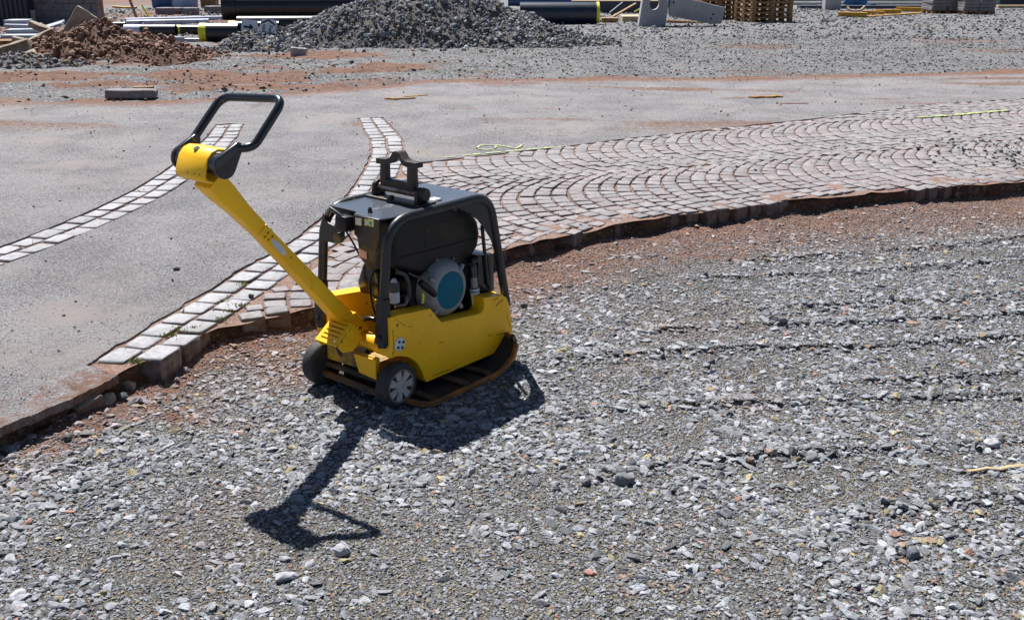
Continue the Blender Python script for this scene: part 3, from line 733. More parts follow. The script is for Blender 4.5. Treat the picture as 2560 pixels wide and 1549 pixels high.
near = [(0.05, 0.012), (0.058, -0.03), (0.074, -0.062), (0.095, -0.080)] + [(l, -0.085) for l in np.linspace(0.125, 0.545, 16)]
ring = near + [(0.575, -0.076), (0.596, -0.05), (0.604, -0.01), (0.604, 0.12), (0.604, 0.27), (0.604, 0.40), (0.596, 0.44), (0.575, 0.466)] + [(l, 0.475) for l in np.linspace(0.545, 0.125, 16)] + [(0.095, 0.470), (0.074, 0.452), (0.058, 0.42), (0.05, 0.378), (0.02, 0.355), (-0.012, 0.345), (-0.016, 0.30), (-0.016, 0.10), (-0.012, 0.045), (0.02, 0.035)]
rp = [Vector((l, w, plate_z(min(l, 0.60)) + 0.011)) for l, w in ring]
m = MB(); n = len(rp); sec = [(-0.011, -0.012), (0.009, -0.012), (0.011, 0.006), (0.004, 0.012), (-0.006, 0.012), (-0.011, 0.006)]; vs = []; fs = []
for i in range(n):
    t = (rp[(i + 1) % n] - rp[i - 1]); t.z = 0; t.normalize(); nn = Vector((-t.y, t.x, 0))
    for a, b in sec: vs.append(rp[i] + nn * a * 0.85 + Vector((0, 0, b * 0.78 - 0.002)))
for i in range(n):
    for k in range(6): fs.append((i * 6 + k, i * 6 + (k + 1) % 6, ((i + 1) % n) * 6 + (k + 1) % 6, ((i + 1) % n) * 6 + k))
P('rim', m.add(vs, fs), RUST, bp_, smooth=35)
for l in (0.115, 0.285, 0.41):
    for w0, w1 in ((-0.078, 0.05), (0.34, 0.468)):
        m = MB(); m.bar((l + 0.012, w0, plate_z(l) + 0.020), (l - 0.008, w1, plate_z(l) + 0.030), 0.028, 0.010); P('rib', m, RUSTD, bp_, bevel=0.002)
m = MB().bar((-0.018, 0.03, 0.052), (-0.018, 0.36, 0.052), 0.016, 0.020); P('rear_bar', m, RUSTD, bp_, bevel=0.003)
m = MB().box((0.575, -0.062, 0.112), (0.022, 0.012, 0.03), (0, -0.5, 0.3)); P('lug', m, STEEL, bp_, bevel=0.003)

# hull: two side panels, front, floor and rear apron
arch = [(0.004, 0.190), (0.028, 0.191), (0.055, 0.182), (0.08, 0.172), (0.1, 0.158), (0.119, 0.142), (0.134, 0.122), (0.146, 0.098), (0.155, 0.073), (0.168, 0.048)]
prof = [(0.0, 0.337), (0.0, 0.192)] + arch + [(0.63, 0.046), (0.642, 0.052), (0.650, 0.088), (0.640, 0.15), (0.626, 0.222), (0.612, 0.252), (0.588, 0.268), (0.478, 0.286), (0.484, 0.250), (0.470, 0.232), (0.448, 0.230), (0.252, 0.252), (0.198, 0.318), (0.04, 0.337)]
hull = P('hull_side', MB().prism(prof, side, 0.0, 0.062), YEL, bevel=0.006, seg=3, smooth=35)
P('hull_side', MB().prism(prof, side, 0.326, 0.388), YEL, bevel=0.006, seg=3, smooth=35)
P('hull_front', MB().box((0.615, WC, 0.155), (0.05, 0.262, 0.20)), YEL, bevel=0.012, smooth=35)
P('hull_floor', MB().box((0.29, WC, 0.122), (0.57, 0.262, 0.012)), YELD, bevel=0.002)
P('rear_apron', MB().prism([(0.06, 0.118), (0.328, 0.108), (0.328, 0.172), (0.06, 0.178)], rear, -0.008, 0.004), YELD, bevel=0.003)
P('rear_apron', MB().prism([(0.062, 0.100), (0.15, 0.104), (0.175, 0.17), (0.062, 0.174)], rear, -0.0165, -0.0095), YEL, bevel=0.002)
P('exciter_housing', MB().box((0.20, WC, 0.070), (0.34, 0.20, 0.078)), RUSTD, bevel=0.012, smooth=35)
P('exciter_housing', MB().lathe([(0.0, 0.04), (0.2, 0.04)], (0.10, 0.095, 0.085), (0, 1, 0), 20), RUSTD, smooth=35)
for w in (0.012, 0.368):
    cp = P('inspection_cap', MB().lathe([(0, 0.0245), (0.004, 0.0245), (0.006, 0.021), (0.006, 0.0)], (0.041, -0.0005 if w < 0.2 else 0.3885, 0.231), (0, -1, 0) if w < 0.2 else (0, 1, 0), 28), LABELW, smooth=35)
    for k in range(4):
        a = k * math.pi / 2 + 0.5
        P('bolt', MB().lathe([(0, 0.005), (0.004, 0.005), (0.004, 0.0)], (0.041 + 0.014 * math.cos(a), -0.006 if w < 0.2 else 0.394, 0.231 + 0.014 * math.sin(a)), (0, -1, 0) if w < 0.2 else (0, 1, 0), 6), STEEL, cp)
for (l0, z0, l1, z1, t) in ((0.085, 0.281, 0.107, 0.277, 0.0016), (0.235, 0.178, 0.262, 0.174, 0.002), (0.50, 0.128, 0.524, 0.126, 0.002), (0.022, 0.332, 0.072, 0.288, 0.0018), (0.548, 0.235, 0.59, 0.25, 0.003), (0.53, 0.262, 0.56, 0.265, 0.002), (0.014, 0.29, 0.014, 0.21, 0.0015), (0.55, 0.118, 0.625, 0.108, 0.002), (0.62, 0.16, 0.628, 0.13, 0.002), (0.20, 0.062, 0.30, 0.058, 0.0018), (0.612, 0.185, 0.616, 0.165, 0.002)):
    P('scratch', MB().prism([(l0, z0), (l1, z1), (l1 + 0.001, z1 + t), (l0 - 0.002, z0 + t)], side, -0.0009, 0.001), HOLE, hull)

# wheels
def wheel(w0, sgn):
    c = (0.03 if sgn < 0 else 0.0, w0, 0.082); ax = (0, sgn, 0)
    wl_ = P('wheel', MB().lathe([(-0.052, 0.052), (-0.052, 0.070), (-0.046, 0.078), (-0.036, 0.081), (-0.012, 0.081), (-0.004, 0.078), (0.0, 0.071), (0.0, 0.064), (-0.006, 0.061)], c, ax, 40), RUBBER, smooth=40)
    P('rim', MB().lathe([(-0.05, 0.053), (-0.006, 0.0615), (0.0015, 0.0610), (0.0015, 0.056), (-0.008, 0.0545), (-0.012, 0.052), (-0.012, 0.0)], c, ax, 40), RIMD, wl_, smooth=35)
    P('hub', MB().lathe([(-0.012, 0.0255), (0.003, 0.0245), (0.004, 0.023), (0.003, 0.020), (0.0, 0.019), (0.0, 0.0)], c, ax, 28), RIM, wl_, smooth=35)
    for k in range(7):
        a = k * 2 * math.pi / 7; m = MB(); pts = []
        for r, da in ((0.0245, -0.38), (0.0555, -0.27), (0.0555, 0.27), (0.0245, 0.38)): pts.append((c[0] + r * math.cos(a + da), c[2] + r * math.sin(a + da)))
        m.prism(pts, side, w0 - sgn * 0.011, w0 + sgn * 0.001); P('spoke', m, RIM, wl_, bevel=0.001)
    return wl_
wheel(-0.014, -1); wheel(0.392, 1)
P('axle', MB().tube([(0.02, 0.02, 0.082), (0.005, 0.36, 0.082)], 0.012, 12), RUSTD)

# protective frame: two tube hoops, gussets, top sheet
HW = (0.034, 0.352)
for w in HW:
    path = round_path([(-0.006, w, 0.225), (0.010, w, 0.38), (0.040, w, 0.657), (0.552, w, 0.657), (0.651, w, 0.205)], [0, 0.05, 0.105, 0.085, 0], 7)
    hp = P('frame_hoop', MB().tube(path, 0.0165, 16), FRAME, smooth=50)
    m = MB().prism([(-0.022, 0.236), (0.012, 0.228), (0.020, 0.40), (-0.006, 0.40)], side, w - 0.024, w + 0.024); P('foot', m, FRAME, hp, bevel=0.006, smooth=35)
    P('bolt', MB().lathe([(0, 0.010), (0.008, 0.010), (0.010, 0.007), (0.010, 0)], (-0.018, w, 0.262), (-1, 0, 0), 12), STEEL, hp, smooth=35)
    g = [(0.37, 0.645), (0.44, 0.648), (0.50, 0.640), (0.535, 0.618), (0.552, 0.585), (0.578, 0.45), (0.560, 0.49), (0.53, 0.53), (0.49, 0.575), (0.44, 0.612), (0.40, 0.63)]
    P('gusset', MB().prism(g, side, w - 0.004, w + 0.004), FRAME, hp, bevel=0.0015)
    m = MB().tube([(0.575, w + 0.03, 0.30), (0.545, w + 0.03, 0.54)], 0.007, 8); P('brace', m, FRAME, hp)
    for (l, z, a) in ((0.415, 0.6365, 0.15), (0.4, 0.636, 0.1)): pass
m = MB().prism([(0.33, 0.645), (0.352, 0.545), (0.275, 0.545), (0.225, 0.575), (0.225, 0.615), (0.275, 0.61), (0.318, 0.618), (0.318, 0.64)], rear, 0.012, 0.020); P('lever_bracket', m, FRAME, bevel=0.002)
lv = P('throttle_lever', MB().tube([(0.012, 0.30, 0.645), (0.002, 0.27, 0.672), (0.0, 0.22, 0.655), (0.0, 0.19, 0.64)], 0.008, 10), GLOSS, smooth=40)
P('lever_box', MB().box((0.012, 0.215, 0.63), (0.045, 0.055, 0.05), (0, 0.1, 0)), BLACK, bevel=0.006, smooth=35)
P('lever_knob', MB().lathe([(-0.012, 0.012), (-0.008, 0.018), (0.010, 0.019), (0.014, 0.015), (0.014, 0)], (0.0, 0.235, 0.575), (-1, 0, 0), 20), material('olive rubber knob', (.11, .105, .045), (.07, .065, .03), 20.0, rough=0.7), smooth=40)
top = P('top_sheet', MB().prism([(0.075, 0.045), (0.53, 0.045), (0.53, 0.342), (0.055, 0.342), (0.055, 0.20), (0.03, 0.185), (0.03, 0.06)], plan, 0.658, 0.664), TOPP, bevel=0.002)
P('top_sheet_edge', MB().prism([(0.055, 0.24), (0.075, 0.19), (0.075, 0.33), (0.055, 0.335)], plan, 0.64, 0.6575), FRAME, top)
m = MB().prism([(0.060, 0.664), (0.186, 0.660), (0.190, 0.628), (0.186, 0.590), (0.135, 0.555), (0.078, 0.548), (0.060, 0.60)], rear, 0.026, 0.034)
con = P('console_panel', m, FRAME, bevel=0.003, smooth=35)
P('sticker', MB().prism([(0.085, 0.634), (0.130, 0.632), (0.128, 0.656), (0.083, 0.658)], rear, 0.0248, 0.0262), LABELY, con)
P('sticker', MB().prism([(0.088, 0.638), (0.127, 0.636), (0.125, 0.652), (0.087, 0.654)], rear, 0.0235, 0.0248), LABELW, con)
P('sticker_print', MB().lathe([(0, 0.0065), (0.0008, 0.0065), (0.0008, 0)], (0.0235, 0.098, 0.645), (-1, 0, 0), 14), LABELG, con)
P('sticker', MB().prism([(0.147, 0.628), (0.176, 0.627), (0.175, 0.652), (0.143, 0.654)], rear, 0.0248, 0.0262), LABELW, con)
P('bolt', MB().lathe([(0, 0.009), (0.012, 0.009), (0.012, 0.006), (0.018, 0.006), (0.018, 0)], (0.075, 0.155, 0.664), (0, 0, 1), 6), STEEL, top)
P('oval_plate', MB().lathe([(0, 0.03), (0.003, 0.03), (0.004, 0.026), (0.004, 0)], (0.345, 0.115, 0.664), (0, 0, 1), 24), TOPP, top)
P('sticker', MB().prism([(0.325, 0.098), (0.365, 0.098), (0.365, 0.132), (0.325, 0.132)], plan, 0.668, 0.669), LABELW, top)
for k in range(7): P('rivet', MB().lathe([(0, 0.004), (0.002, 0.003), (0.002, 0)], (0.10 + 0.065 * k, 0.335 if k % 2 else 0.06, 0.6642), (0, 0, 1), 8), PIN, top)

# lifting eye on its bracket
LE = 0.262
eb = P('lifting_bracket', MB().box((LE, WC + 0.005, 0.668), (0.085, 0.275, 0.010)), STEEL, bevel=0.003)
for w in (0.097, 0.313): P('ear', MB().prism([(LE - 0.03, 0.672), (LE + 0.03, 0.672), (LE + 0.022, 0.715), (LE + 0.008, 0.726), (LE - 0.008, 0.726), (LE - 0.022, 0.715)], side, w - 0.008, w + 0.008), STEEL, eb, bevel=0.004)
P('pin', MB().tube([(LE, 0.08, 0.702), (LE, 0.33, 0.702)], 0.0145, 16), PIN, eb, smooth=40)
P('pin_nut', MB().lathe([(0, 0.026), (0.014, 0.026), (0.018, 0.021), (0.018, 0.0)], (LE, 0.086, 0.702), (0, -1, 0), 8), STEEL, eb, bevel=0.002)
P('bolt', MB().lathe([(0, 0.011), (0.008, 0.011), (0.012, 0.008), (0.012, 0)], (LE - 0.028, 0.215, 0.673), (0, 0, 1), 6), STEEL, eb)
le = P('lifting_eye', MB().prism([(0.118, 0.708), (0.288, 0.708), (0.290, 0.735), (0.284, 0.80), (0.256, 0.795), (0.257, 0.735), (0.153, 0.738), (0.149, 0.80), (0.118, 0.805)], rear, LE - 0.013, LE + 0.013), STEEL, bevel=0.004, smooth=35)
hump = [(0.100, 0.803), (0.145, 0.803), (0.165, 0.808), (0.180, 0.828), (0.196, 0.834), (0.212, 0.828), (0.228, 0.806), (0.248, 0.799), (0.298, 0.797)]
m = MB(); vs = []; fs = []
for w, z in hump: vs += [(LE - 0.019, w, z - 0.009), (LE + 0.019, w, z - 0.009), (LE + 0.019, w, z + 0.010), (LE - 0.019, w, z + 0.010)]
for i in range(len(hump) - 1):
    for k in range(4): fs.append((i * 4 + k, i * 4 + (k + 1) % 4, (i + 1) * 4 + (k + 1) % 4, (i + 1) * 4 + k))
fs += [(3, 2, 1, 0), tuple((len(hump) - 1) * 4 + k for k in range(4))]
P('eye_top', m.add(vs, fs), STEEL, le, smooth=50)

# tank and engine
tank_o = [(0.105, 0.60), (0.108, 0.628), (0.13, 0.640), (0.42, 0.640), (0.505, 0.600), (0.545, 0.555), (0.556, 0.505), (0.545, 0.455), (0.50, 0.415), (0.42, 0.398), (0.30, 0.40), (0.24, 0.41), (0.18, 0.44), (0.108, 0.47)]
tk = P('fuel_tank', MB().prism(tank_o, side, 0.078, 0.232), BLACK, bevel=0.022, seg=4, smooth=45)
P('tank_rear', MB().prism([(0.096, 0.56), (0.102, 0.50), (0.13, 0.462), (0.165, 0.462), (0.20, 0.50), (0.212, 0.57), (0.20, 0.64), (0.10, 0.64)], rear, 0.052, 0.115), TANKD, tk, bevel=0.016, seg=3, smooth=45)
P('seam', MB().tube([(0.14, 0.0772, 0.505), (0.30, 0.0772, 0.497), (0.53, 0.0772, 0.492)], 0.0022, 6), BLACK, tk)
P('faded_print', MB().prism([(0.26, 0.515), (0.46, 0.515), (0.46, 0.590), (0.26, 0.590)], side, 0.0765, 0.0785), LABELD, tk)
P('sticker', MB().prism([(0.155, 0.502), (0.196, 0.506), (0.190, 0.535), (0.155, 0.530)], rear, 0.0495, 0.0525), LABELP, tk)
for l in (0.40, 0.445): P('tank_strap', MB().lathe([(0, 0.014), (0.010, 0.014), (0.012, 0.010), (0.012, 0)], (l, 0.070, 0.636), (0, -1, 0), 12), STEEL, tk, smooth=40)
en = P('engine_block', MB().box((0.355, 0.185, 0.265), (0.33, 0.17, 0.28)), BLACK, bevel=0.015, smooth=35)
for k in range(6): P('cooling_fin', MB().box((0.175, 0.17, 0.20 + 0.03 * k), (0.05, 0.13, 0.008)), BLACK, en)
P('engine_foot', MB().box((0.36, WC, 0.136), (0.40, 0.24, 0.018)), STEEL, en, bevel=0.003)
ST = (0.335, 0.098, 0.345)
m = MB().lathe([(0.0, 0.112), (0.02, 0.110), (0.045, 0.101), (0.058, 0.091), (0.064, 0.077), (0.066, 0.070)], ST, (0, -1, 0), 48)
st = P('starter_cover', m, ALU, en, smooth=50)
P('starter_disc', MB().lathe([(0.060, 0.072), (0.0655, 0.071), (0.067, 0.0685), (0.0675, 0.0)], ST, (0, -1, 0), 48), TEAL, en, smooth=40)
for a in (2.55, 0.75, 3.9, 5.4):
    c = Vector((ST[0] + 0.092 * math.cos(a), ST[1] - 0.056, ST[2] + 0.092 * math.sin(a)))
    d = Vector((math.cos(a), 0.25, math.sin(a))); m = MB().tube([c - d * 0.018, c, c + d * 0.018], [0.003, 0.008, 0.009], 10); P('cover_flute', m, ALU, en, smooth=50)
P('pull_handle', MB().tube([(0.172, 0.02, 0.418), (0.188, 0.018, 0.402), (0.215, 0.016, 0.378), (0.238, 0.022, 0.358), (0.25, 0.03, 0.348)], [0.011, 0.014, 0.013, 0.012, 0.009], 12), BLACK, en, smooth=50)
P('pull_socket', MB().lathe([(0, 0.020), (0.012, 0.018), (0.016, 0.012)], (0.256, 0.05, 0.342), (-0.3, -1, 0.3), 16), ALU, en, smooth=50)
P('warning_tag', MB().prism([(0.172, 0.340), (0.183, 0.340), (0.187, 0.378), (0.176, 0.378)], side, 0.016, 0.0175), LABELY, en)
P('serial_tag', MB().prism([(0.478, 0.245), (0.500, 0.243), (0.494, 0.288), (0.472, 0.290)], side, 0.056, 0.0575), LABELW, en)
df = P('oil_filler', MB().lathe([(0, 0.010), (0.05, 0.010), (0.05, 0.016), (0.085, 0.018), (0.10, 0.014), (0.105, 0)], (0.495, 0.06, 0.30), (0, 0.1, 1), 16), GLOSS, en, smooth=40)
P('filler_sleeve', MB().lathe([(0.0, 0.0135), (0.045, 0.0135)], (0.495, 0.06, 0.310), (0, 0.1, 1), 16), ALU, df, smooth=40)
for z in (0.290, 0.303): P('filler_ring', MB().lathe([(-0.005, 0.012), (-0.005, 0.019), (0.003, 0.019), (0.003, 0.012)], (0.495, 0.06, z), (0, 0.1, 1), 16), WHITEP, df, smooth=40)
P('filler_cap', MB().tube([(0.48, 0.062, 0.412), (0.505, 0.052, 0.422)], 0.012, 12), STEEL, df)
P('battery_box', MB().prism([(0.525, 0.26), (0.625, 0.26), (0.618, 0.415), (0.530, 0.425)], side, 0.070, 0.28), GLOSS, bevel=0.008, smooth=35)
ff_ = P('fuel_filter', MB().lathe([(0, 0.012), (0.004, 0.018), (0.042, 0.018), (0.044, 0.0165), (0.075, 0.0165), (0.078, 0.012), (0.09, 0.006)], (0.105, 0.082, 0.345), (0, 0, 1), 18), WHITEP, smooth=40)
P('filter_band', MB().lathe([(0.0, 0.019), (0.034, 0.019)], (0.105, 0.082, 0.388), (0, 0, 1), 18), HOSE, ff_)
P('filter_clamp', MB().tube(round_path([(0.09, 0.066, 0.340), (0.14, 0.062, 0.336), (0.15, 0.07, 0.36)], 0.01), 0.006, 8), PIN, ff_, smooth=50)
P('fuel_hose', MB().tube(round_path([(0.12, 0.082, 0.455), (0.155, 0.075, 0.44), (0.168, 0.072, 0.40), (0.165, 0.072, 0.35), (0.14, 0.08, 0.32), (0.12, 0.10, 0.30)], 0.03), 0.0075, 10), HOSE, smooth=50)
P('throttle_cable', MB().tube(round_path([(0.09, 0.15, 0.47), (0.06, 0.16, 0.42), (0.075, 0.17, 0.36), (0.06, 0.14, 0.30), (0.10, 0.12, 0.24)], 0.03), 0.004, 8), BLACK, smooth=50)
P('hydraulic_hose', MB().tube(round_path([(0.04, 0.215, 0.262), (0.06, 0.17, 0.285), (0.07, 0.12, 0.275), (0.09, 0.09, 0.25)], 0.03), 0.0085, 10), GLOSS, smooth=50)
P('air_filter', MB().prism([(0.160, 0.352), (0.258, 0.345), (0.270, 0.385), (0.235, 0.462), (0.175, 0.462), (0.155, 0.40)], rear, 0.10, 0.20), GLOSS, bevel=0.010, smooth=35)
P('carburettor', MB().box((0.12, 0.14, 0.30), (0.05, 0.06, 0.09)), STEEL, bevel=0.006)
P('carburettor', MB().lathe([(0, 0.02), (0.03, 0.02), (0.036, 0.014)], (0.10, 0.115, 0.275), (-1, -0.4, 0), 16), STEEL, smooth=40)
for (l, w, z) in ((0.088, 0.11, 0.36), (0.092, 0.13, 0.255), (0.45, 0.09, 0.17), (0.48, 0.085, 0.165), (0.43, 0.085, 0.16)): P('fitting', MB().lathe([(0, 0.008), (0.014, 0.008), (0.014, 0.005), (0.022, 0.005)], (l, w, z), (-0.5, -1, 0.2), 8), PIN)
P('oil_line', MB().tube(round_path([(0.45, 0.075, 0.20), (0.50, 0.07, 0.215), (0.52, 0.07, 0.19), (0.55, 0.09, 0.19)], 0.02), 0.007, 8), PIN, smooth=50)

for k in range(8):
    a = k * math.pi / 4 + 0.2; c = Vector((ST[0] + 0.111 * math.cos(a), ST[1] - 0.018, ST[2] + 0.111 * math.sin(a)))
    P('cover_bolt', MB().lathe([(0, 0.006), (0.008, 0.006), (0.009, 0.004), (0.009, 0)], c, (math.cos(a) * 0.4, -1, math.sin(a) * 0.4), 6), PIN, en)
P('control_cable', MB().tube(round_path([(0.03, 0.24, 0.60), (0.05, 0.22, 0.55), (0.06, 0.20, 0.50), (0.10, 0.17, 0.44), (0.13, 0.12, 0.40), (0.18, 0.09, 0.36)], 0.04), 0.0035, 8), BLACK, smooth=50)
P('wire_loom', MB().tube(round_path([(0.17, 0.076, 0.44), (0.22, 0.07, 0.41), (0.25, 0.072, 0.43), (0.28, 0.074, 0.41)], 0.02), 0.0045, 8), HOSE, smooth=50)
P('ground_strap', MB().tube(round_path([(0.47, 0.06, 0.20), (0.44, 0.055, 0.185), (0.42, 0.06, 0.20), (0.40, 0.07, 0.175)], 0.02), 0.004, 8), PIN, smooth=50)
P('oil_drain_pipe', MB().tube([(0.44, 0.05, 0.155), (0.52, 0.05, 0.150)], 0.009, 12), STEEL, smooth=50)

# rubber mounts on the rear deck
P('rubber_mount', MB().lathe([(0, 0.026), (0.006, 0.029), (0.034, 0.029), (0.040, 0.026), (0.040, 0.0)], (0.025, 0.165, 0.135), (-0.35, 0.12, 0.92), 22), RUBBER, smooth=40)
P('mount_cap', MB().lathe([(0.0, 0.026), (0.003, 0.025), (0.003, 0)], (0.0105, 0.170, 0.1725), (-0.35, 0.12, 0.92), 22), ALU, smooth=40)
P('rubber_mount', MB().lathe([(0, 0.024), (0.036, 0.024), (0.036, 0.0)], (0.015, 0.255, 0.14), (-0.3, 0.1, 0.95), 20), RUBBER, smooth=40)

# steering arm with pivot, guard, head and handle
D = Vector((-0.645, 0, 0.764)).normalized(); NU = Vector((0.764, 0, 0.645)).normalized()       # along the arm, and its upper side
A0 = Vector((-0.018, 0.213, 0.292)); ALEN = 0.69
P('pivot_tube', MB().tube([(0.045, 0.060, 0.205), (0.045, 0.332, 0.205)], 0.030, 20), YEL, smooth=40)
P('pivot_ring', MB().tube([(0.045, 0.066, 0.205), (0.045, 0.100, 0.205)], 0.034, 20), YEL, smooth=40)
def arm_sec(c, hw, hn): return [c + Vector((0, -hw, 0)) + NU * hn, c + Vector((0, hw, 0)) + NU * hn, c + Vector((0, hw, 0)) - NU * hn, c + Vector((0, -hw, 0)) - NU * hn]
m = MB(); vs = []; fs = []
for t, hw, hn in ((-0.01, 0.030, 0.030), (0.12, 0.030, 0.026), (0.50, 0.030, 0.022), (0.515, 0.030, 0.022)): vs += arm_sec(A0 + D * t, hw, hn)
for i in range(3):
    for k in range(4): fs.append((i * 4 + k, i * 4 + (k + 1) % 4, (i + 1) * 4 + (k + 1) % 4, (i + 1) * 4 + k))
fs += [(3, 2, 1, 0), (12, 13, 14, 15)]
arm = P('steering_arm', m.add(vs, fs), YEL, bevel=0.005, smooth=35)
m = MB(); vs = []; fs = []
for t, hw, hn in ((0.516, 0.031, 0.023), (0.60, 0.031, 0.025), (0.69, 0.037, 0.033), (0.752, 0.042, 0.034)): vs += arm_sec(A0 + D * t + Vector((0, 0.008 * (t - 0.5) / 0.2, 0)), hw, hn)
for i in range(3):
    for k in range(4): fs.append((i * 4 + k, i * 4 + (k + 1) % 4, (i + 1) * 4 + (k + 1) % 4, (i + 1) * 4 + k))
fs += [(3, 2, 1, 0), (12, 13, 14, 15)]
P('arm_fork', m.add(vs, fs), YEL, arm, bevel=0.005, smooth=35)
P('arm_foot', MB().prism([(-0.045, 0.315), (0.012, 0.315), (0.075, 0.235), (0.085, 0.185), (0.03, 0.172), (-0.02, 0.235)], side, 0.178, 0.248), YEL, arm, bevel=0.006, smooth=35)
P('arm_label', MB().add([A0 + D * (0.515 - 0.09) + Vector((0, -0.0306, 0)) + (D * math.cos(a) * 0.041 + NU * (math.sin(a) * 0.0105 - 0.002)) for a in np.linspace(0, 2 * math.pi, 25)[:-1]], [tuple(range(24))]), LABELW, arm)
for (t, q) in ((0.492, -0.012), (0.492, 0.004), (0.475, -0.010), (0.470, 0.006)):
    c = A0 + D * t + Vector((0, -0.031, 0)) + NU * q; P('stamp_mark', MB().bar(c - NU * 0.004, c + NU * 0.004, 0.0016, 0.005, (0, 1, 0)), HOLE, arm)
G0 = Vector((-0.052, 0, 0.302)); G1 = Vector((-0.132, 0, 0.243)); gd = (G1 - G0); gn = Vector((-0.593, 0, 0.805))
gw0, gw1 = 0.128, 0.236
m = MB()
def guard_bar(t0, t1, w0, w1):
    a = G0 + gd * t0; b = G0 + gd * t1
    vs = []
    for off in (0.0, -0.006):
        for q, w in ((a, w0), (b, w0), (b, w1), (a, w1)): vs.append(q + Vector((0, w, 0)) + gn * off)
    m.add(vs, [(0, 1, 2, 3), (7, 6, 5, 4), (0, 4, 5, 1), (1, 5, 6, 2), (2, 6, 7, 3), (3, 7, 4, 0)])
slots = [0.14, 0.31, 0.48, 0.65, 0.82]
guard_bar(0, 1, gw0, gw0 + 0.016); guard_bar(0, 1, gw1 - 0.016, gw1)
edges_ = [0.0] + [v for s_ in slots for v in (s_ - 0.035, s_ + 0.035)] + [1.0]
for i in range(0, len(edges_), 2): guard_bar(edges_[i], edges_[i + 1], gw0 + 0.016, gw1 - 0.016)
gp = P('arm_guard', m, YELD if False else YEL, arm)
m = MB().prism([(-0.047, 0.300), (-0.128, 0.240), (-0.105, 0.212), (-0.06, 0.205), (-0.015, 0.245)], side, gw0 - 0.006, gw0 + 0.001); P('guard_cheek', m, YEL, arm, bevel=0.002)
m = MB().prism([(-0.047, 0.300), (-0.128, 0.240), (-0.105, 0.212), (-0.06, 0.205), (-0.015, 0.245)], side, gw1 - 0.001, gw1 + 0.006); P('guard_cheek', m, YEL, arm, bevel=0.002)
P('guard_box', MB().box((-0.045, 0.182, 0.238), (0.06, 0.10, 0.045), (0, 0.64, 0)), YELD, arm, bevel=0.004)

HC = Vector((-0.512, 0.225, 0.917))           # axis of the handle joint
P('joint_tube', MB().tube([HC + Vector((0, -0.098, 0)), HC + Vector((0, 0.098, 0))], 0.033, 24), HANDLE, arm, smooth=40)
hp = [(-0.455, 0.952), (-0.478, 0.957), (-0.505, 0.962), (-0.525, 0.956), (-0.543, 0.938), (-0.556, 0.905), (-0.562, 0.884), (-0.552, 0.868), (-0.528, 0.862)]
hi = [(-0.530, 0.870), (-0.548, 0.876), (-0.553, 0.886), (-0.548, 0.904), (-0.536, 0.932), (-0.520, 0.948), (-0.503, 0.954), (-0.478, 0.949), (-0.458, 0.944)]
hd = P('arm_head', MB().prism(hp + hi, side, 0.155, 0.300), YEL, arm, bevel=0.002, smooth=50)
P('head_socket', MB().lathe([(0, 0.010), (0.0015, 0.010), (0.0015, 0.006), (0.0, 0.006)], (-0.5225, 0.235, 0.9585), (-0.35, 0, 0.94), 16), STEEL, hd)
for w in (0.20, 0.235, 0.175): P('mark', MB().lathe([(0, 0.0022), (0.0006, 0.0022), (0.0006, 0)], (-0.5605, w, 0.893), (-1, 0, 0.2), 8), HOLE, hd)
def teardrop(w0, w1, tip):
    c = (HC.x, HC.z); t = Vector((tip[0] - c[0], tip[1] - c[1])); ang = math.atan2(t.y, t.x); pts = []
    for k in range(13):
        a = ang + math.radians(75) + k * math.radians(210) / 12; pts.append((c[0] + 0.037 * math.cos(a), c[1] + 0.037 * math.sin(a)))
    for k in range(7):
        a = ang - math.radians(75) + k * math.radians(150) / 6; pts.append((tip[0] + 0.016 * math.cos(a), tip[1] + 0.016 * math.sin(a)))
    return MB().prism(pts, side, w0, w1)
hn = P('handle', MB().tube(round_path([(-0.468, 0.125, 0.962), (-0.42, 0.098, 0.962), (-0.296, 0.098, 1.090), (-0.328, 0.368, 1.076), (-0.455, 0.352, 0.962), (-0.478, 0.325, 0.962)], [0, 0.035, 0.045, 0.045, 0.035, 0], 8), 0.0132, 18), HANDLE, smooth=50)
P('handle_bracket', teardrop(0.112, 0.126, (-0.462, 0.965)), HANDLE, hn, bevel=0.002, smooth=40)
P('handle_bracket', teardrop(0.324, 0.338, (-0.462, 0.965)), HANDLE, hn, bevel=0.002, smooth=40)

# ------------------------------------------------------------------ loose things on the paving
TIMBER = material('weathered timber', (.34, .21, .10), (.22, .12, .05), 16.0, rough=0.8, bump=0.4, bscale=50, dirt=(.10, .06, .035), dscale=12.0, dcut=(.5, .7))
PALE = material('pale timber', (.46, .36, .22), (.36, .26, .15), 14.0, rough=0.8, bump=0.3, bscale=50)
CONC = material('grey concrete', (.36, .355, .36), (.29, .285, .295), 3.0, rough=0.85, bump=0.3, bscale=60, dirt=(.20, .17, .15), dscale=5.0, dcut=(.55, .72))
CONCD = material('dark and shade-side concrete', (.16, .15, .16), (.22, .20, .21), 3.0, rough=0.9, bump=0.4, bscale=40, dirt=(.13, .08, .06), dscale=5.0, dcut=(.5, .7))
KSTONE = material('rough kerb stone', (.30, .25, .20), (.22, .17, .13), 6.0, rough=0.9, bump=0.8, bscale=30, dirt=(.16, .10, .07), dscale=5.0, dcut=(.5, .68), dist=0.01)
PAINT = material('marking spray', (.46, .56, .09), (.34, .40, .14), 22.0, rough=0.8, dirt=(.19, .19, .185), dscale=34.0, dcut=(.46, .58))
MOSS = material('moss leaf', (.13, .17, .02), (.20, .22, .03), 30.0, rough=0.8)
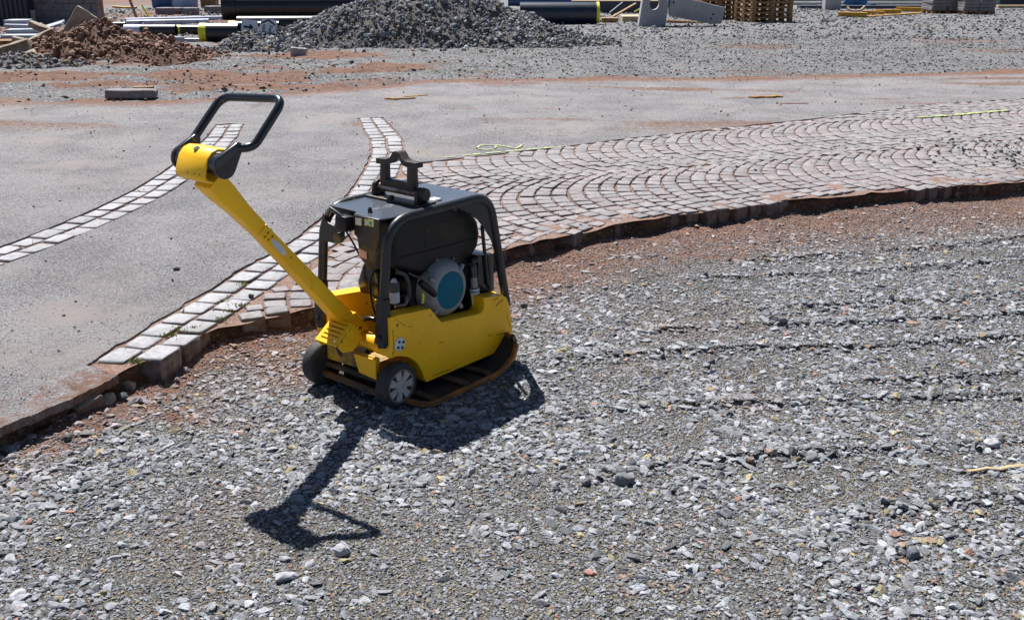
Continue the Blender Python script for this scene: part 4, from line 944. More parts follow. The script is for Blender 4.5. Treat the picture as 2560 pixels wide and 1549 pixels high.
def loose(name, n, xr, yr, cond, rmin, rmax, power, zf, label, tone, var=None, tilt=0.5, clump=None):
    x = rng.uniform(*xr, n); y = rng.uniform(*yr, n); k = cond(x, y)
    if clump is not None: k &= rng.random(n) < clump(x, y)
    x, y = x[k], y[k]; n = len(x); r = rmin + (rmax - rmin) * rng.random(n) ** power
    z = zf(x, y) + r * 0.35
    sc = np.stack([r, r * rng.uniform(.7, 1, n), r * rng.uniform(.8, 1.2, n)], -1)
    return tag(scatter(name, var or CRUSHED, np.stack([x, y, z], -1), sc, rand_rot(n, tilt), tone(n, x, y), M_STONE), label, 'stones', kind='stuff')
zp = lambda x, y: PAVE - SLOPE * np.clip(y - Y0, 0, 99)
on_pave = lambda x, y: (kerb_dist(x, y) < -0.03) & (y < asph(x) + 0.4) & in_view(x, y, zp(x, y), 250, 50)
loose('loose_stones', 2400, (-5.5, 8), (2.6, 13), on_pave, 0.003, 0.014, 3.6, zp, 'scattered dark stones lying loose on the asphalt and setts', lambda n, x, y: stone_tones(n, 0.1) * rng.choice([0.18, 0.3, 0.9], (n, 1), p=[.5, .3, .2]))
loose('grit', 26000, (-5.5, 8), (2.6, 12.5), on_pave, 0.0022, 0.0055, 1.0, zp, 'fine grit and crumbs strewn over the paving', lambda n, x, y: stone_tones(n, 0.25, 0.5 * rng.random(n)) * rng.choice([0.4, 0.9, 1.1], (n, 1)), clump=lambda x, y: np.clip(0.15 + 2.2 * (fbm(x * 2.2, y * 2.2, 131) - 0.45) + 0.9 * np.exp(-np.abs(kerb_dist(x, y)) / 0.25), 0, 1))
hx, hy = at(2560, 385, PAVE).x, at(2560, 385, PAVE).y
loose('spilled_stones', 2600, (2.6, 5.6), (6.6, 9.0), lambda x, y: kerb_dist(x, y) < -0.05, 0.006, 0.026, 2.0, zp, 'dark grey stones spilled in a heap across the fan-laid setts', lambda n, x, y: stone_tones(n, 0.05) * rng.uniform(0.3, 0.85, (n, 1)), clump=lambda x, y: np.exp(-(((x - hx - 0.05) / 0.55) ** 2 + ((y - hy) / 0.6) ** 2)))
on_bed = lambda x, y: (kerb_dist(x, y) > 0.02) & (ridge_h(x, y) > 0.25) & in_view(x, y, 0 * x, 100, 100)
loose('ridge_stones', 26000, (-2.5, 4.5), (2, 6.8), on_bed, 0.006, 0.022, 2.2, lambda x, y: bed_h(x, y), 'stones pushed up in low ridges along the gravel bed, darkened as shade lines', lambda n, x, y: stone_tones(n, 0.08) * rng.uniform(0.3, 0.9, (n, 1)), clump=lambda x, y: sstep(0.40, 0.62, fbm(x * 2.4, y * 2.4, 161)))  # dark tones strengthen the shadow line along each step
loose('foot_stones', 900, (-2.0, 1.0), (2.6, 5.2), lambda x, y: (kerb_dist(x, y) > 0.01) & (kerb_dist(x, y) < 0.14), 0.008, 0.026, 1.8, lambda x, y: bed_h(x, y), 'stones lying at the foot of the cut edge', lambda n, x, y: stone_tones(n, 0.2, 0.3 * rng.random(n)) * rng.uniform(0.5, 1, (n, 1)), var=ROUND + CRUSHED, clump=lambda x, y: 0.25 + 0.75 * sstep(-1.0, -1.4, x))

def rock(name, p, size, rz, tone, label, group=None, seed=0, sink=0.3, rnd=False, cat='stone'):
    vs, fs = round_stone(seed, 1.0, 0.25) if rnd else crushed(26, 1.0, 100 + seed, 1.0)
    R = Euler((0.1, 0.15, rz)).to_matrix()
    m = MB().add([R @ Vector((v[0] * size[0] / 2, v[1] * size[1] / 2, v[2] * size[2] / 2)) for v in vs], fs)
    mt = material('rock %.2f %.2f' % (tone[0], tone[2]), tone, tuple(c * 0.7 for c in tone), 20.0, rough=0.9, bump=0.7, bscale=60, dist=0.006)
    o = m.build(name, mt, None, bevel=0.06 * min(size), seg=1, jitter=0.06 * min(size), seed=seed, subdiv=1)
    o.location = (p[0], p[1], p[2] + size[2] * (0.5 - sink)); return tag(o, label, cat, group)
def bedpt(px, py):
    p = at(px, py, 0.0); p.z = float(bed_h(p.x, p.y)); return p
rock('stone', bedpt(1562, 1208), (.085, .06, .055), 0.4, (.17, .17, .18), 'biggest dark stone on the low gravel ridge', seed=1)
rock('stone', bedpt(1465, 1215), (.05, .035, .035), 1.2, (.13, .13, .14), 'small dark stone beside the biggest stone of the ridge', seed=2)
rock('stone', bedpt(2025, 1148), (.085, .05, .03), 0.2, (.14, .14, .155), 'flat bluish dark stone at the far end of the gravel ridge', seed=3)
rock('stone', bedpt(2282, 1385), (.055, .045, .045), 0.7, (.11, .12, .15), 'lone blue-black stone standing on pale gravel', seed=4)
rock('stone', bedpt(855, 1385), (.055, .05, .045), 0.3, (.40, .40, .42), 'pale blocky stone just beyond the tip of the handle shadow', seed=5)
rock('stone', bedpt(1310, 768), (.045, .035, .04), 0.3, (.12, .12, .13), 'dark pointed stone on the gravel off the front of the compactor', seed=6)
rock('stone', bedpt(2480, 1118), (.09, .05, .03), 0.1, (.44, .44, .46), 'pale flat stone above the split timber piece', seed=7)
rock('stone', bedpt(1475, 1440), (.04, .03, .025), 0.1, (.42, .20, .16), 'small salmon pink stone among grey gravel', seed=8)
rock('stone', bedpt(715, 1450), (.08, .05, .03), 0.5, (.36, .36, .38), 'large flat grey stone on the gravel beyond the handle shadow', seed=9)
rock('stone', bedpt(1135, 1045), (.07, .05, .02), 0.5, (.38, .38, .40), 'flat pale stone lying in the compactor shadow', seed=10)
rock('stone', bedpt(325, 982), (.07, .055, .05), 0.4, (.34, .29, .23), 'light crumbly rubble lump below the sett border', seed=11)
rock('stone', bedpt(272, 1022), (.06, .05, .05), 0.9, (.22, .20, .18), 'rounded brown stone at the foot of the asphalt edge', seed=12, rnd=True)
rock('stone', bedpt(310, 1005), (.055, .04, .04), 1.5, (.16, .18, .21), 'blue-grey stone leaning on the rubble lump', seed=13)
p0 = at(628, 742, PAVE); rock('stone', p0, (.032, .028, .028), 0.3, (.11, .09, .085), 'brown pebble lying on the double sett row', seed=14)
p0 = at(441, 675, PAVE); rock('stone', p0, (.026, .02, .022), 0.3, (.06, .065, .075), 'round black pebble alone on the asphalt between sett rows', seed=15, rnd=True)
# split timber bits
def splinter(name, px, py, z, length, wid, rz, mat, label, seed, bend=0.0, group=None, cat='wood'):
    p = at(px, py, z); m = MB(); r = random.Random(seed); n = 7; path = []; rad = []
    for i in range(n):
        t = i / (n - 1) - 0.5; path.append((t * length, bend * length * (t * t * 4 - 1) * 0.5 + r.uniform(-.45, .45) * wid, wid * 0.35 + r.uniform(0, .1) * wid)); rad.append(wid * 0.5 * (0.35 + 0.65 * math.sin(math.pi * (0.15 + 0.7 * (i / (n - 1)))) * r.uniform(.45, 1.25)))
    m.tube(path, rad, 7); o = m.build(name, mat, None, jitter=wid * 0.1, seed=seed); o.location = p; o.rotation_euler = (0, 0, rz); o.scale = (1, 1, 0.5); return tag(o, label, cat, group)
splinter('timber_splinter', 2495, 1172, 0.008, 0.21, 0.021, 0.12, PALE, 'pale split timber piece lying on the gravel', 1)
ORANGEW = material('fresh bark wood', (.42, .22, .05), (.25, .11, .03), 24.0, rough=0.8)
splinter('bark_strip', 1915, 246, zfar(10.9), 0.34, 0.07, 0.12, ORANGEW, 'thick orange brown bark strip on far asphalt', 2)
splinter('bark_strip', 1832, 247, zfar(10.9), 0.24, 0.03, 0.0, TIMBER, 'thin brown bark strip beside the thick orange one', 3)
splinter('bark_strip', 1985, 259, PAVE, 0.28, 0.02, 0.0, material('red wood dust', (.33, .16, .09), rough=0.9), 'flat reddish bark strip in front of the thick orange one', 4)
splinter('bark_strip', 1000, 248, zfar(10.6), 0.30, 0.05, 0.25, ORANGEW, 'crooked orange bark strip on asphalt near the dirt', 5, 0.25)
splinter('bark_strip', 1040, 241, zfar(10.7), 0.26, 0.03, 0.5, ORANGEW, 'short forked bark strip touching the crooked one', 6, 0.2)
# moss in the joints
for k, (px, py) in enumerate(((605, 712), (560, 755), (600, 765), (575, 780), (520, 828), (548, 800), (447, 825), (484, 822), (340, 905), (425, 838), (1095, 800))):
    p = at(px, py, PAVE - 0.004)
    if kerb_dist(p.x, p.y) > -0.01: continue
    m = MB(); r = random.Random(k)
    for _ in range(60):
        a = r.uniform(0, 6.28); d = abs(r.gauss(0, .016)); c = Vector((math.cos(a) * d * 1.3, math.sin(a) * d, 0)); h = r.uniform(.006, .017); q = r.uniform(0, 3.14); w = .0028
        m.add([c + Vector((math.cos(q) * w, math.sin(q) * w, 0)), c - Vector((math.cos(q) * w, math.sin(q) * w, 0)), c + Vector((r.gauss(0, .006), r.gauss(0, .006), h))], [(0, 1, 2)])
    o = m.build('moss_tuft', MOSS); o.location = p; tag(o, 'yellow green moss tuft growing in a joint of the sett border', 'moss', 'moss tufts in the sett joints', 'stuff')
# sprayed marks
def spray(name, pts, wid, z, label, closed=False):
    W_ = [at(px, py, z) for px, py in pts]; P_ = round_path(W_, 0.05, 4, closed) if len(W_) > 2 else [W_[0].lerp(W_[1], t) for t in np.linspace(0, 1, 12)]
    out = []
    for a, b in zip(P_[:-1], P_[1:]):
        m_ = max(1, int((b - a).length / 0.02)); out += [a.lerp(b, k / m_) for k in range(m_)]
    P_ = out + [P_[-1]]; m = MB(); vs = []
    for i, p in enumerate(P_):
        t = (P_[min(i + 1, len(P_) - 1)] - P_[max(i - 1, 0)]).normalized(); n = Vector((-t.y, t.x, 0)); w = wid * (0.35 + 0.3 * random.random())
        vs += [p + n * w, p - n * w * random.uniform(.7, 1.2)]
    fs = [(2 * i, 2 * i + 1, 2 * i + 3, 2 * i + 2) for i in range(len(P_) - 1) if mnoise.noise(Vector((i * 0.31, wid * 99, 1))) > -0.33]
    o = m.add(vs, fs).build(name, PAINT); return tag(o, label, 'paint mark')
spray('spray_line', [(1113, 393), (1230, 381), (1330, 372), (1405, 366)], 0.028, PAVE + 0.0045, 'long sprayed yellow-green line along the edge of the fan setts')
spray('spray_loop', [(1192, 370), (1200, 362), (1235, 361), (1243, 367), (1222, 374), (1196, 372), (1192, 368)], 0.018, PAVE + 0.0045, 'sprayed yellow-green loop mark on asphalt above the long line')
spray('spray_hook', [(1240, 362), (1265, 365), (1290, 371), (1300, 366), (1307, 359)], 0.018, PAVE + 0.0045, 'sprayed yellow-green hook mark beside the loop mark')
spray('spray_line', [(2292, 293), (2370, 288), (2450, 281), (2524, 275)], 0.05, PAVE + 0.0085, 'sprayed yellow-green line crossing the setts themselves')

# ------------------------------------------------------------------ building site behind
class Spot:
    """a place on the site ground, with its scale in photo pixels per metre"""
    def __init__(s, px, py): s.p = at(px, py); s.k = ppm(s.p)
def thing_box(name, x0, x1, yb, ytop, depth, mat, label, cat, rz=0.0, group=None, bevel=0.01, jitter=0.0, lift=0.0, parts=None, seed=0):
    s = Spot((x0 + x1) / 2, yb); w = (x1 - x0) / s.k; h = (yb - ytop) / s.k
    m = MB().box((0, 0, h / 2), (w, depth, h)); o = m.build(name, mat, None, bevel=bevel, subdiv=2 if jitter else 0, jitter=jitter, seed=seed)
    o.location = s.p + Vector((0, depth / 2, lift)); o.rotation_euler = (0, 0, rz); return tag(o, label, cat, group)
def slab(name, px, py, size, rot, mat, label, cat='slab', group=None, lift=0.0, jitter=0.012, seed=0, bevel=0.012):
    s = Spot(px, py); o = MB().box((0, 0, 0), size).build(name, mat, None, bevel=bevel, subdiv=3, jitter=jitter, seed=seed)
    o.location = s.p + Vector((0, 0, lift)); o.rotation_euler = rot; return tag(o, label, cat, group)

# scattered stones of the site
def sz(x, y): return site_h(x, y)
site_ok = lambda x, y: (y > asph(x) - 0.1) & in_view(x, y, zp(x, y), 150, 60)
loose('site_gravel', 42000, (-8, 10), (10, 20), site_ok, 0.005, 0.024, 2.6, sz, 'rough grey gravel covering the building site beyond the asphalt', lambda n, x, y: stone_tones(n, 0.1, 0.7 * site_dirt(x, y) * rng.random(n)) * rng.uniform(.6, 1.1, (n, 1)), clump=lambda x, y: np.clip(0.12 + 0.75 * sstep(-2.5, 1.5, x) + 1.2 * (fbm(x * 0.8, y * 1.4, 141) - 0.5), 0.05, 1))
loose('site_gravel', 15000, (-14, 16), (19, 34), site_ok, 0.015, 0.05, 2.0, sz, 'far grey gravel between the stored building materials', lambda n, x, y: stone_tones(n, 0.1, 0.5 * site_dirt(x, y) * rng.random(n)) * rng.uniform(.6, 1.1, (n, 1)))

loose('soil_clods', 9000, (-8, 1.5), (10, 17), site_ok, 0.008, 0.035, 2.8, sz, 'loose red brown soil clods on the rough ground beside the heaps', lambda n, x, y: np.array([.25, .155, .11]) * rng.uniform(.4, 1.1, (n, 1)), clump=lambda x, y: np.clip(0.5 * sstep(1.5, -2.5, x) * sstep(0.42, 0.62, fbm(x * 0.8, y * 1.6, 151)) + 0.03, 0, 1))

def mound(name, cx, cy, rx, ry, hgt, rot, n, rmin, rmax, tone, base_mat, label, cat, seed, ragged=0.25, var=None, peak=1.0, extra=()):
    """heap: a rough cone of fines with stones all over it"""
    N_ = 70; u = np.linspace(-1.25, 1.25, N_); U, Vv = np.meshgrid(u, u)
    def hf(u_, v_):
        r = np.sqrt(u_ ** 2 + v_ ** 2) + (fbm(u_ * 2.2 + seed, v_ * 2.2, seed) - 0.5) * ragged * 2
        h = np.clip(1 - r, 0, 1) ** peak
        for (eu, ev, er, eh) in extra:
            h = np.maximum(h, eh * np.clip(1 - np.hypot(u_ - eu, v_ - ev) / er + (fbm(u_ * 5, v_ * 5, seed + 9) - .5) * .5, 0, 1))
        return hgt * (h + (fbm(u_ * 7, v_ * 7, seed + 3) - 0.5) * 0.10 * (h > 0.01)) 
    ca, sa_ = math.cos(rot), math.sin(rot)
    def W_(u_, v_): x = u_ * rx; y = v_ * ry; return cx + x * ca - y * sa_, cy + x * sa_ + y * ca
    GX, GY = W_(U, Vv); HZ_ = hf(U, Vv); GZ = site_h(GX, GY) - 0.05 + HZ_
    i = np.arange(N_ * N_).reshape(N_, N_); fs = np.stack([i[:-1, :-1], i[:-1, 1:], i[1:, 1:], i[1:, :-1]], -1).reshape(-1, 4).tolist()
    su = rng.uniform(-1.2, 1.2, n); sv = rng.uniform(-1.2, 1.2, n); h = hf(su, sv); k = (h > 0.015 * hgt) | (rng.random(n) < 0.10 * np.exp(-4 * np.clip(np.hypot(su, sv) - 0.9, 0, 9))); su, sv, h = su[k], sv[k], h[k]
    x, y = W_(su, sv); m_ = len(x); r = rmin + (rmax - rmin) * rng.random(m_) ** 2.3
    z = site_h(x, y) - 0.045 + np.maximum(h, 0.05) + r * 0.15
    sc = np.stack([r, r * rng.uniform(.7, 1, m_), r * rng.uniform(.8, 1.3, m_)], -1)
    o = scatter(name, var or (ROUND + CRUSHED), np.stack([x, y, z], -1), sc, rand_rot(m_, 0.9), tone(m_, x, y), M_STONE, (np.stack([GX, GY, GZ], -1).reshape(-1, 3).tolist(), fs), base_mat)
    return tag(o, label, cat, kind='stuff')
HEAPG = ground_material('heap fines', (.10, .09, .085), (.15, .135, .125), [(30.0, .6, .7, (.25, .24, .24))], big=3.0, fine=25.0, bump=1.2, bdist=0.03)
HEAPR = ground_material('red soil', (.21, .115, .08), (.13, .075, .055), [(24.0, .62, .7, (.30, .22, .18))], big=3.0, fine=22.0, bump=1.3, bdist=0.04)
c = at(1070, 104)
mound('gravel_heap', c.x, c.y, 2.75, 2.1, 1.25, 0.0, 22000, 0.009, 0.05, lambda n, x, y: stone_tones(n, 0.05) * rng.uniform(.5, 1.25, (n, 1)), HEAPG, 'big heap of grey rubble stones in front of black pipes', 'heap', 3, 0.14, peak=0.95, extra=((-0.98, -0.25, 0.45, 0.26), (0.72, -0.3, 0.5, 0.34), (-0.62, -0.1, 0.5, 0.36)))
c = at(265, 142)
mound('soil_heap', c.x, c.y, 1.6, 0.95, 0.54, 0.0, 5200, 0.010, 0.06, lambda n, x, y: np.array([.255, .135, .088]) * rng.uniform(.45, 1.15, (n, 1)) * np.array([1, 1, 1]), HEAPR, 'heap of lumpy red brown soil with a stone slab stuck in it', 'heap', 8, 0.3)
c = at(415, 158)
mound('soil_heap', c.x, c.y, 0.75, 0.5, 0.26, 0.1, 700, 0.01, 0.04, lambda n, x, y: np.array([.26, .12, .075]) * rng.uniform(.55, 1.1, (n, 1)), HEAPR, 'low mound of loose red soil at the foot of the bigger heap', 'heap', 21, 0.3)
c = at(630, 128)
mound('gravel_heap', c.x, c.y, 1.0, 0.45, 0.17, 0.0, 1200, 0.012, 0.05, lambda n, x, y: stone_tones(n, 0.05) * rng.uniform(.35, .95, (n, 1)), HEAPG, 'small grey rubble spill below the two road signs', 'heap', 27, 0.3)
c = at(40, 165)
mound('gravel_heap', c.x, c.y, 1.0, 0.7, 0.16, 0.0, 1800, 0.012, 0.05, lambda n, x, y: stone_tones(n, 0.12, 0.4 * rng.random(n)) * rng.uniform(.4, .95, (n, 1)), HEAPG, 'low spread of mixed gravel below the broken kerb stones', 'heap', 33, 0.3)
def perch(px, py, dist_up, depth=0.0):
    s = at(px, py); return s
# boulders and pieces in the rubble heap
def stone_at(name, px, py, size, rz, tone, label, seed, y, rnd=False, cat='stone', kind='rock'):
    d = ray(px, py); t = y / d.y; p = Vector((t * d.x, y, CAM_H + t * d.z))
    o = rock(name, (p.x, p.y, p.z - size[2] * 0.5), size, rz, tone, label, None, seed, 0.0, rnd, cat); return o
hy0 = at(1070, 104).y
stone_at('boulder', 1110, 62, (.40, .34, .26), 0.3, (.20, .19, .20), 'biggest grey boulder on the rubble heap', 31, hy0 - 0.75, False, 'boulder')
stone_at('boulder', 1058, 90, (.17, .14, .10), 0.9, (.22, .21, .22), 'smaller lump below the biggest boulder of the heap', 32, hy0 - 1.25, False, 'boulder')
stone_at('boulder', 1350, 95, (.26, .2, .11), 0.2, (.26, .255, .25), 'flat broken stone at the heap foot, towards the blue-black pipe', 33, hy0 - 0.95, False, 'boulder')
stone_at('boulder', 1435, 92, (.15, .12, .09), 0.5, (.24, .23, .21), 'small broken stone beyond the flat one at the heap foot', 34, hy0 - 0.6, False, 'boulder')
stone_at('boulder', 1290, 72, (.15, .15, .12), 0.5, (.25, .245, .24), 'squarish stone on the heap slope towards the blue-black pipe', 35, hy0 - 0.85, False, 'boulder')
p = at(747, 143); o = slab('slab_fragment', 747, 141, (.22, .05, .13), (0.25, 0.1, 0.2), CONC, 'white broken slab fragment at the heap foot, towards the soil heap', 'slab', None, 0.06, 0.01, 4)

# --- pipes, signs and stored materials on the left
PIPEB = material('black pipe plastic', (.012, .014, .018), (.02, .022, .026), 5.0, rough=0.32, dirt=(.10, .10, .10), dscale=4.0, dcut=(.6, .8), rough2=0.7)
PIPEW = material('white pipe wrap', (.52, .55, .66), (.40, .44, .58), 7.0, rough=0.4, dirt=(.10, .13, .22), dscale=6.0, dcut=(.55, .65))
CAPY = material('yellow pipe cap', (.72, .70, .02), (.60, .58, .02), 8.0, rough=0.45)
GALV = material('galvanised steel', (.26, .28, .33), (.32, .34, .38), 5.0, rough=0.45, metal=0.5)
BLUE = material('blue plastic tub', (.012, .05, .16), (.015, .07, .22), 5.0, rough=0.4)
PALEBL = material('pale blue plastic', (.30, .37, .52), (.24, .30, .46), 4.0, rough=0.4)
YWOOD = material('yellow formwork paint', (.62, .33, .02), (.50, .25, .02), 6.0, rough=0.6, dirt=(.30, .18, .05), dscale=9.0, dcut=(.55, .7))
PALW = material('pallet wood', (.34, .19, .08), (.24, .13, .055), 8.0, rough=0.85, bump=0.3, bscale=40)
CONT = material('dark container paint', (.022, .028, .042), (.03, .036, .052), 3.0, rough=0.5)
def pipe(name, x0, x1, yb, dia_px, mat, label, group=None, cap_l=None, cap_r=None, dx_y=0, collar=None, wrap=None, lift=0.0, wall=0.06):
    a = Spot(x0, yb); b = at(x1, yb + dx_y); r = dia_px / a.k / 2
    p0 = a.p + Vector((0, 0, r + lift)); p1 = b + Vector((0, 0, r + lift)); d = (p1 - p0); L_ = d.length; ax = d.normalized()
    root = empty(name, a.p, 0.0, label, 'pipe', group); inv = -a.p
    def lp(mb, nm, mt, **k): o = mb.build(nm, mt, root, **k); return o
    q0 = p0 + inv; ri = r * (1 - wall * 2)
    lp(MB().lathe([(0.0, ri), (0.0, r), (L_, r), (L_, ri), (0.0, ri)], q0, ax, 28), 'pipe_wall', mat, smooth=35)
    if cap_l: lp(MB().lathe([(-0.03, 0.0), (-0.03, r * 0.98), (-0.025, r * 1.03), (0.10, r * 1.03), (0.10, r)], q0, ax, 28), 'end_cap', cap_l, smooth=35)
    if cap_r: lp(MB().lathe([(L_ - 0.04, r), (L_ - 0.04, r * 1.04), (L_ + 0.02, r * 1.04), (L_ + 0.03, r * 0.95), (L_ + 0.03, 0.0)], q0, ax, 28), 'end_cap', cap_r, smooth=35)
    if collar: lp(MB().lathe([(-0.08, r * 1.0), (-0.08, r * 1.1), (collar, r * 1.1), (collar, r)], q0, ax, 28), 'collar', mat, smooth=35)
    if wrap: lp(MB().lathe([(-0.01, r * 0.9), (-0.01, r * 1.02), (wrap, r * 1.02), (wrap, r)], q0, ax, 28), 'end_wrap', PIPEW, smooth=35)
    return root
GP = 'pipes stored behind the heaps'
pipe('pipe', 568, 905, 52, 62, PIPEB, 'fattest black pipe, with a collar, lying above a long black pipe', GP, collar=0.25, dx_y=-2)
pipe('pipe', 596, 905, 80, 38, PIPEB, 'long black pipe lying below the fattest pipe', GP, dx_y=-2)
pipe('pipe', 314, 566, 59, 13, PIPEW, 'thin white pipe lying next to the plastic tubs', GP, dx_y=-7)
pipe('pipe', 318, 522, 66, 15, PIPEW, 'thin white pipe lying against the wrapped black pipe', GP, dx_y=-4)
pipe('pipe', 316, 442, 92, 29, PIPEB, 'black pipe with white wrapped end near the soil heap', GP, wrap=0.30)
pipe('pipe', 442, 506, 88, 24, PIPEB, 'short black pipe with a small yellow cap next to the wrapped pipe', GP, cap_l=CAPY)
pipe('pipe', 508, 600, 106, 46, PIPEB, 'short fat black pipe with big yellow cap behind grey steel beam', GP, cap_l=CAPY)
pipe('pipe', 578, 700, 86, 32, PIPEB, 'black pipe with yellow cap reaching behind the arrow sign', GP, cap_l=CAPY)
pipe('pipe', 228, 316, 74, 18, PIPEB, 'dark pipe between the grey slabs and the white pipes', GP)
s = Spot(390, 111); o = MB().box((0, 0, 0.09), (150 / s.k, 0.14, 0.015)).box((0, -0.065, 0.05), (150 / s.k, 0.012, 0.105)).box((0, 0, 0.007), (150 / s.k, 0.14, 0.012)).build('steel_channel', GALV); o.location = s.p + Vector((0, 0, 0.02)); o.rotation_euler = (0, 0, 0.02); tag(o, 'deep grey steel channel lying in front of the pipes', 'beam')
s = Spot(508, 103); o = MB().box((0, 0, 0.03), (88 / s.k, 0.10, 0.06)).build('steel_beam', GALV, bevel=0.006); o.location = s.p + Vector((0, -0.35, 0.015)); tag(o, 'slim grey steel beam next to the steel channel', 'beam')
# two road signs lying against the pipes
SIGNW = material('white sign face', (.66, .68, .74), (.60, .62, .68), 9.0, rough=0.4)
INK = material('sign lettering black', (.01, .011, .014), rough=0.5)
SBLUE = material('sign blue spot', (.03, .14, .42), rough=0.5)
def text_mesh(txt, size, mat, parent, loc, rz):
    cu = bpy.data.curves.new('lettering', 'FONT'); cu.body = txt; cu.size = size; cu.extrude = 0.001; cu.align_x = 'LEFT'; cu.offset = size * 0.012
    t = bpy.data.objects.new('lettering', cu); COL.objects.link(t); dg = bpy.context.evaluated_depsgraph_get(); dg.update()
    me = bpy.data.meshes.new_from_object(t.evaluated_get(dg)); bpy.data.objects.remove(t); me.materials.clear(); me.materials.append(mat); me.name = 'lettering'
    o = link(bpy.data.objects.new('lettering', me), parent); o.location = loc; o.rotation_euler = (0, 0, rz); return o
def sign(px, py, lean, roll, outline, label):
    s = Spot(px, py); root = empty('road_sign', s.p, 0.0, label, 'sign'); root.rotation_euler = (math.pi / 2 - lean, roll, 0); k = 1.0 / s.k
    P_ = [(a * k, b * k) for a, b in outline]
    MB().prism(P_, plan, -0.012, 0.0).build('face', SIGNW, root)
    cx_ = sum(p[0] for p in P_) / len(P_); cy_ = sum(p[1] for p in P_) / len(P_)
    n = len(P_); inn = [(cx_ + (x - cx_) * 0.93, cy_ + (y - cy_) * 0.955) for x, y in P_]; inn2 = [(cx_ + (x - cx_) * 0.89, cy_ + (y - cy_) * 0.93) for x, y in P_]
    return root, k, inn, inn2
r1, k, a1, a2 = sign(618, 104, 0.30, 0.10, [(-18, 8), (22, 8), (22, 54), (-18, 54)], 'white square road sign with a black arrow, leaning at the pipes')
MB().prism([(v[0] * k, v[1] * k) for v in ((-12, 33.0), (3, 33.0), (3, 27.5), (15, 35.5), (3, 43.5), (3, 38.0), (-12, 38.0))], plan, 0.002, 0.004).build('arrow', INK, r1)
MB().lathe([(0.002, 3.2 * k), (0.0035, 3.2 * k), (0.0035, 0)], (14 * k, 17 * k, 0), (0, 0, 1), 12).build('blue_spot', SBLUE, r1)
r2, k, a1, a2 = sign(664, 112, 0.30, 0.16, [(-20, 10), (18, 10), (20, 56), (18, 64), (-18, 64), (-20, 56)], 'white direction sign turned on end, lettered and with a black chevron')
for pts in (((-20, 52), (-1, 63.5), (-1, 59), (-18, 49)), ((-1, 63.5), (18, 52), (16, 49), (-1, 59))):
    MB().prism([(v[0] * k, v[1] * k) for v in pts], plan, 0.002, 0.004).build('chevron', INK, r2)
text_mesh('Feske-', 12.5 * k, INK, r2, (2.5 * k, 49 * k, 0.003), -math.pi / 2)
text_mesh('körka', 12.5 * k, INK, r2, (-13.5 * k, 49 * k, 0.003), -math.pi / 2)

# block wall, container, posts
s = Spot(160, 62); bw = empty('block_wall', s.p, 0.0, 'grey concrete block wall behind the slab stack', 'wall'); cw = 34 / s.k; chh = 17 / s.k
for r_ in range(6):
    for c_ in range(-1, 6):
        x0 = max((c_ + (0.5 if r_ % 2 else 0.0)) * cw - 2.72 * cw, -2.72 * cw); x1 = min((c_ + 1 + (0.5 if r_ % 2 else 0)) * cw - 2.72 * cw, 2.72 * cw)
        if x1 - x0 < 0.04: continue
        MB().box(((x0 + x1) / 2, random.uniform(-.008, .008), (r_ + 0.5) * chh), (x1 - x0 - 0.012, 0.22, chh - 0.010)).build('block', CONCD, bw, bevel=0.008)  # shade on this side of the wall is put into the concrete colour
MB().box((0, 0.01, 3 * chh), (5.4 * cw, 0.19, 6 * chh - 0.02)).build('mortar', CONCD, bw)
s = Spot(25, 66); ct = empty('site_container', s.p + Vector((0, 0.9, 0)), 0.0, 'dark blue-black site container beside the block wall', 'container'); w_ = 105 / s.k
MB().box((-0.12, 0, 0.75), (w_, 1.4, 1.5)).build('body', CONT, ct, bevel=0.02)
for i in range(9): MB().box((-0.12 - w_ / 2 + 0.06 + i * w_ / 8.7, -0.715, 0.75), (0.05, 0.03, 1.3)).build('rib', CONT, ct)
thing_box('timber_beam', 4, 46, 54, 48, 0.12, PALE, 'pale timber beam lying before the dark container', 'timber', bevel=0.004, lift=0.0)
for i, (px, yb, yt, lb) in enumerate(((87, 66, 30, 'short dark post with a light top, nearer the container'), (204, 58, 25, 'short dark post with a light top in front of the block wall end'))):
    s = Spot(px, yb); h = (yb - yt) / s.k; root = empty('marker_post', s.p, 0.0, lb, 'post', 'short posts before the block wall')
    MB().box((0, 0, h / 2), (0.075, 0.075, h)).build('shaft', CONCD, root, bevel=0.005); MB().box((0, 0, h + 0.008), (0.085, 0.085, 0.016)).build('cap', PALE, root)
s = Spot(258, 56); o = MB().box((0, 0, 0.45), (0.08, 0.08, 0.9)).build('timber_post', TIMBER, bevel=0.006); o.location = s.p; tag(o, 'tall brown timber post at the end of the block wall', 'post')
s = Spot(345, 54); o = MB().bar((0, 0, 0), (-0.24, 0.1, 0.75), 0.05, 0.05, (0, 1, 0)).build('timber_stake', TIMBER); o.location = s.p; tag(o, 'thin leaning brown stake behind the white pipes', 'stake')
s = Spot(378, 52); o = MB().bar((0, 0, 0), (-0.22, 0.1, 0.36), 0.04, 0.04, (0, 1, 0)).build('yellow_stake', CAPY, bevel=0.004); o.location = s.p; tag(o, 'yellow stake leaning behind the white pipes', 'stake')
splinter('yellow_sheet', 272, 49, None, 0.42, 0.10, 0.1, YWOOD, 'crumpled yellow sheet on the dirt behind the soil heap', 11, 0.1, cat='sheet')
s = Spot(305, 22); o = MB().tube(round_path([(-0.3, 0, 0.06), (0, 0.05, 0.03), (0.25, 0, 0.03), (0.5, -0.05, 0.04)], 0.1), 0.035, 8).build('yellow_hose', YWOOD, smooth=50); o.location = s.p; tag(o, 'thick yellow hose on the dirt behind the stakes', 'hose')
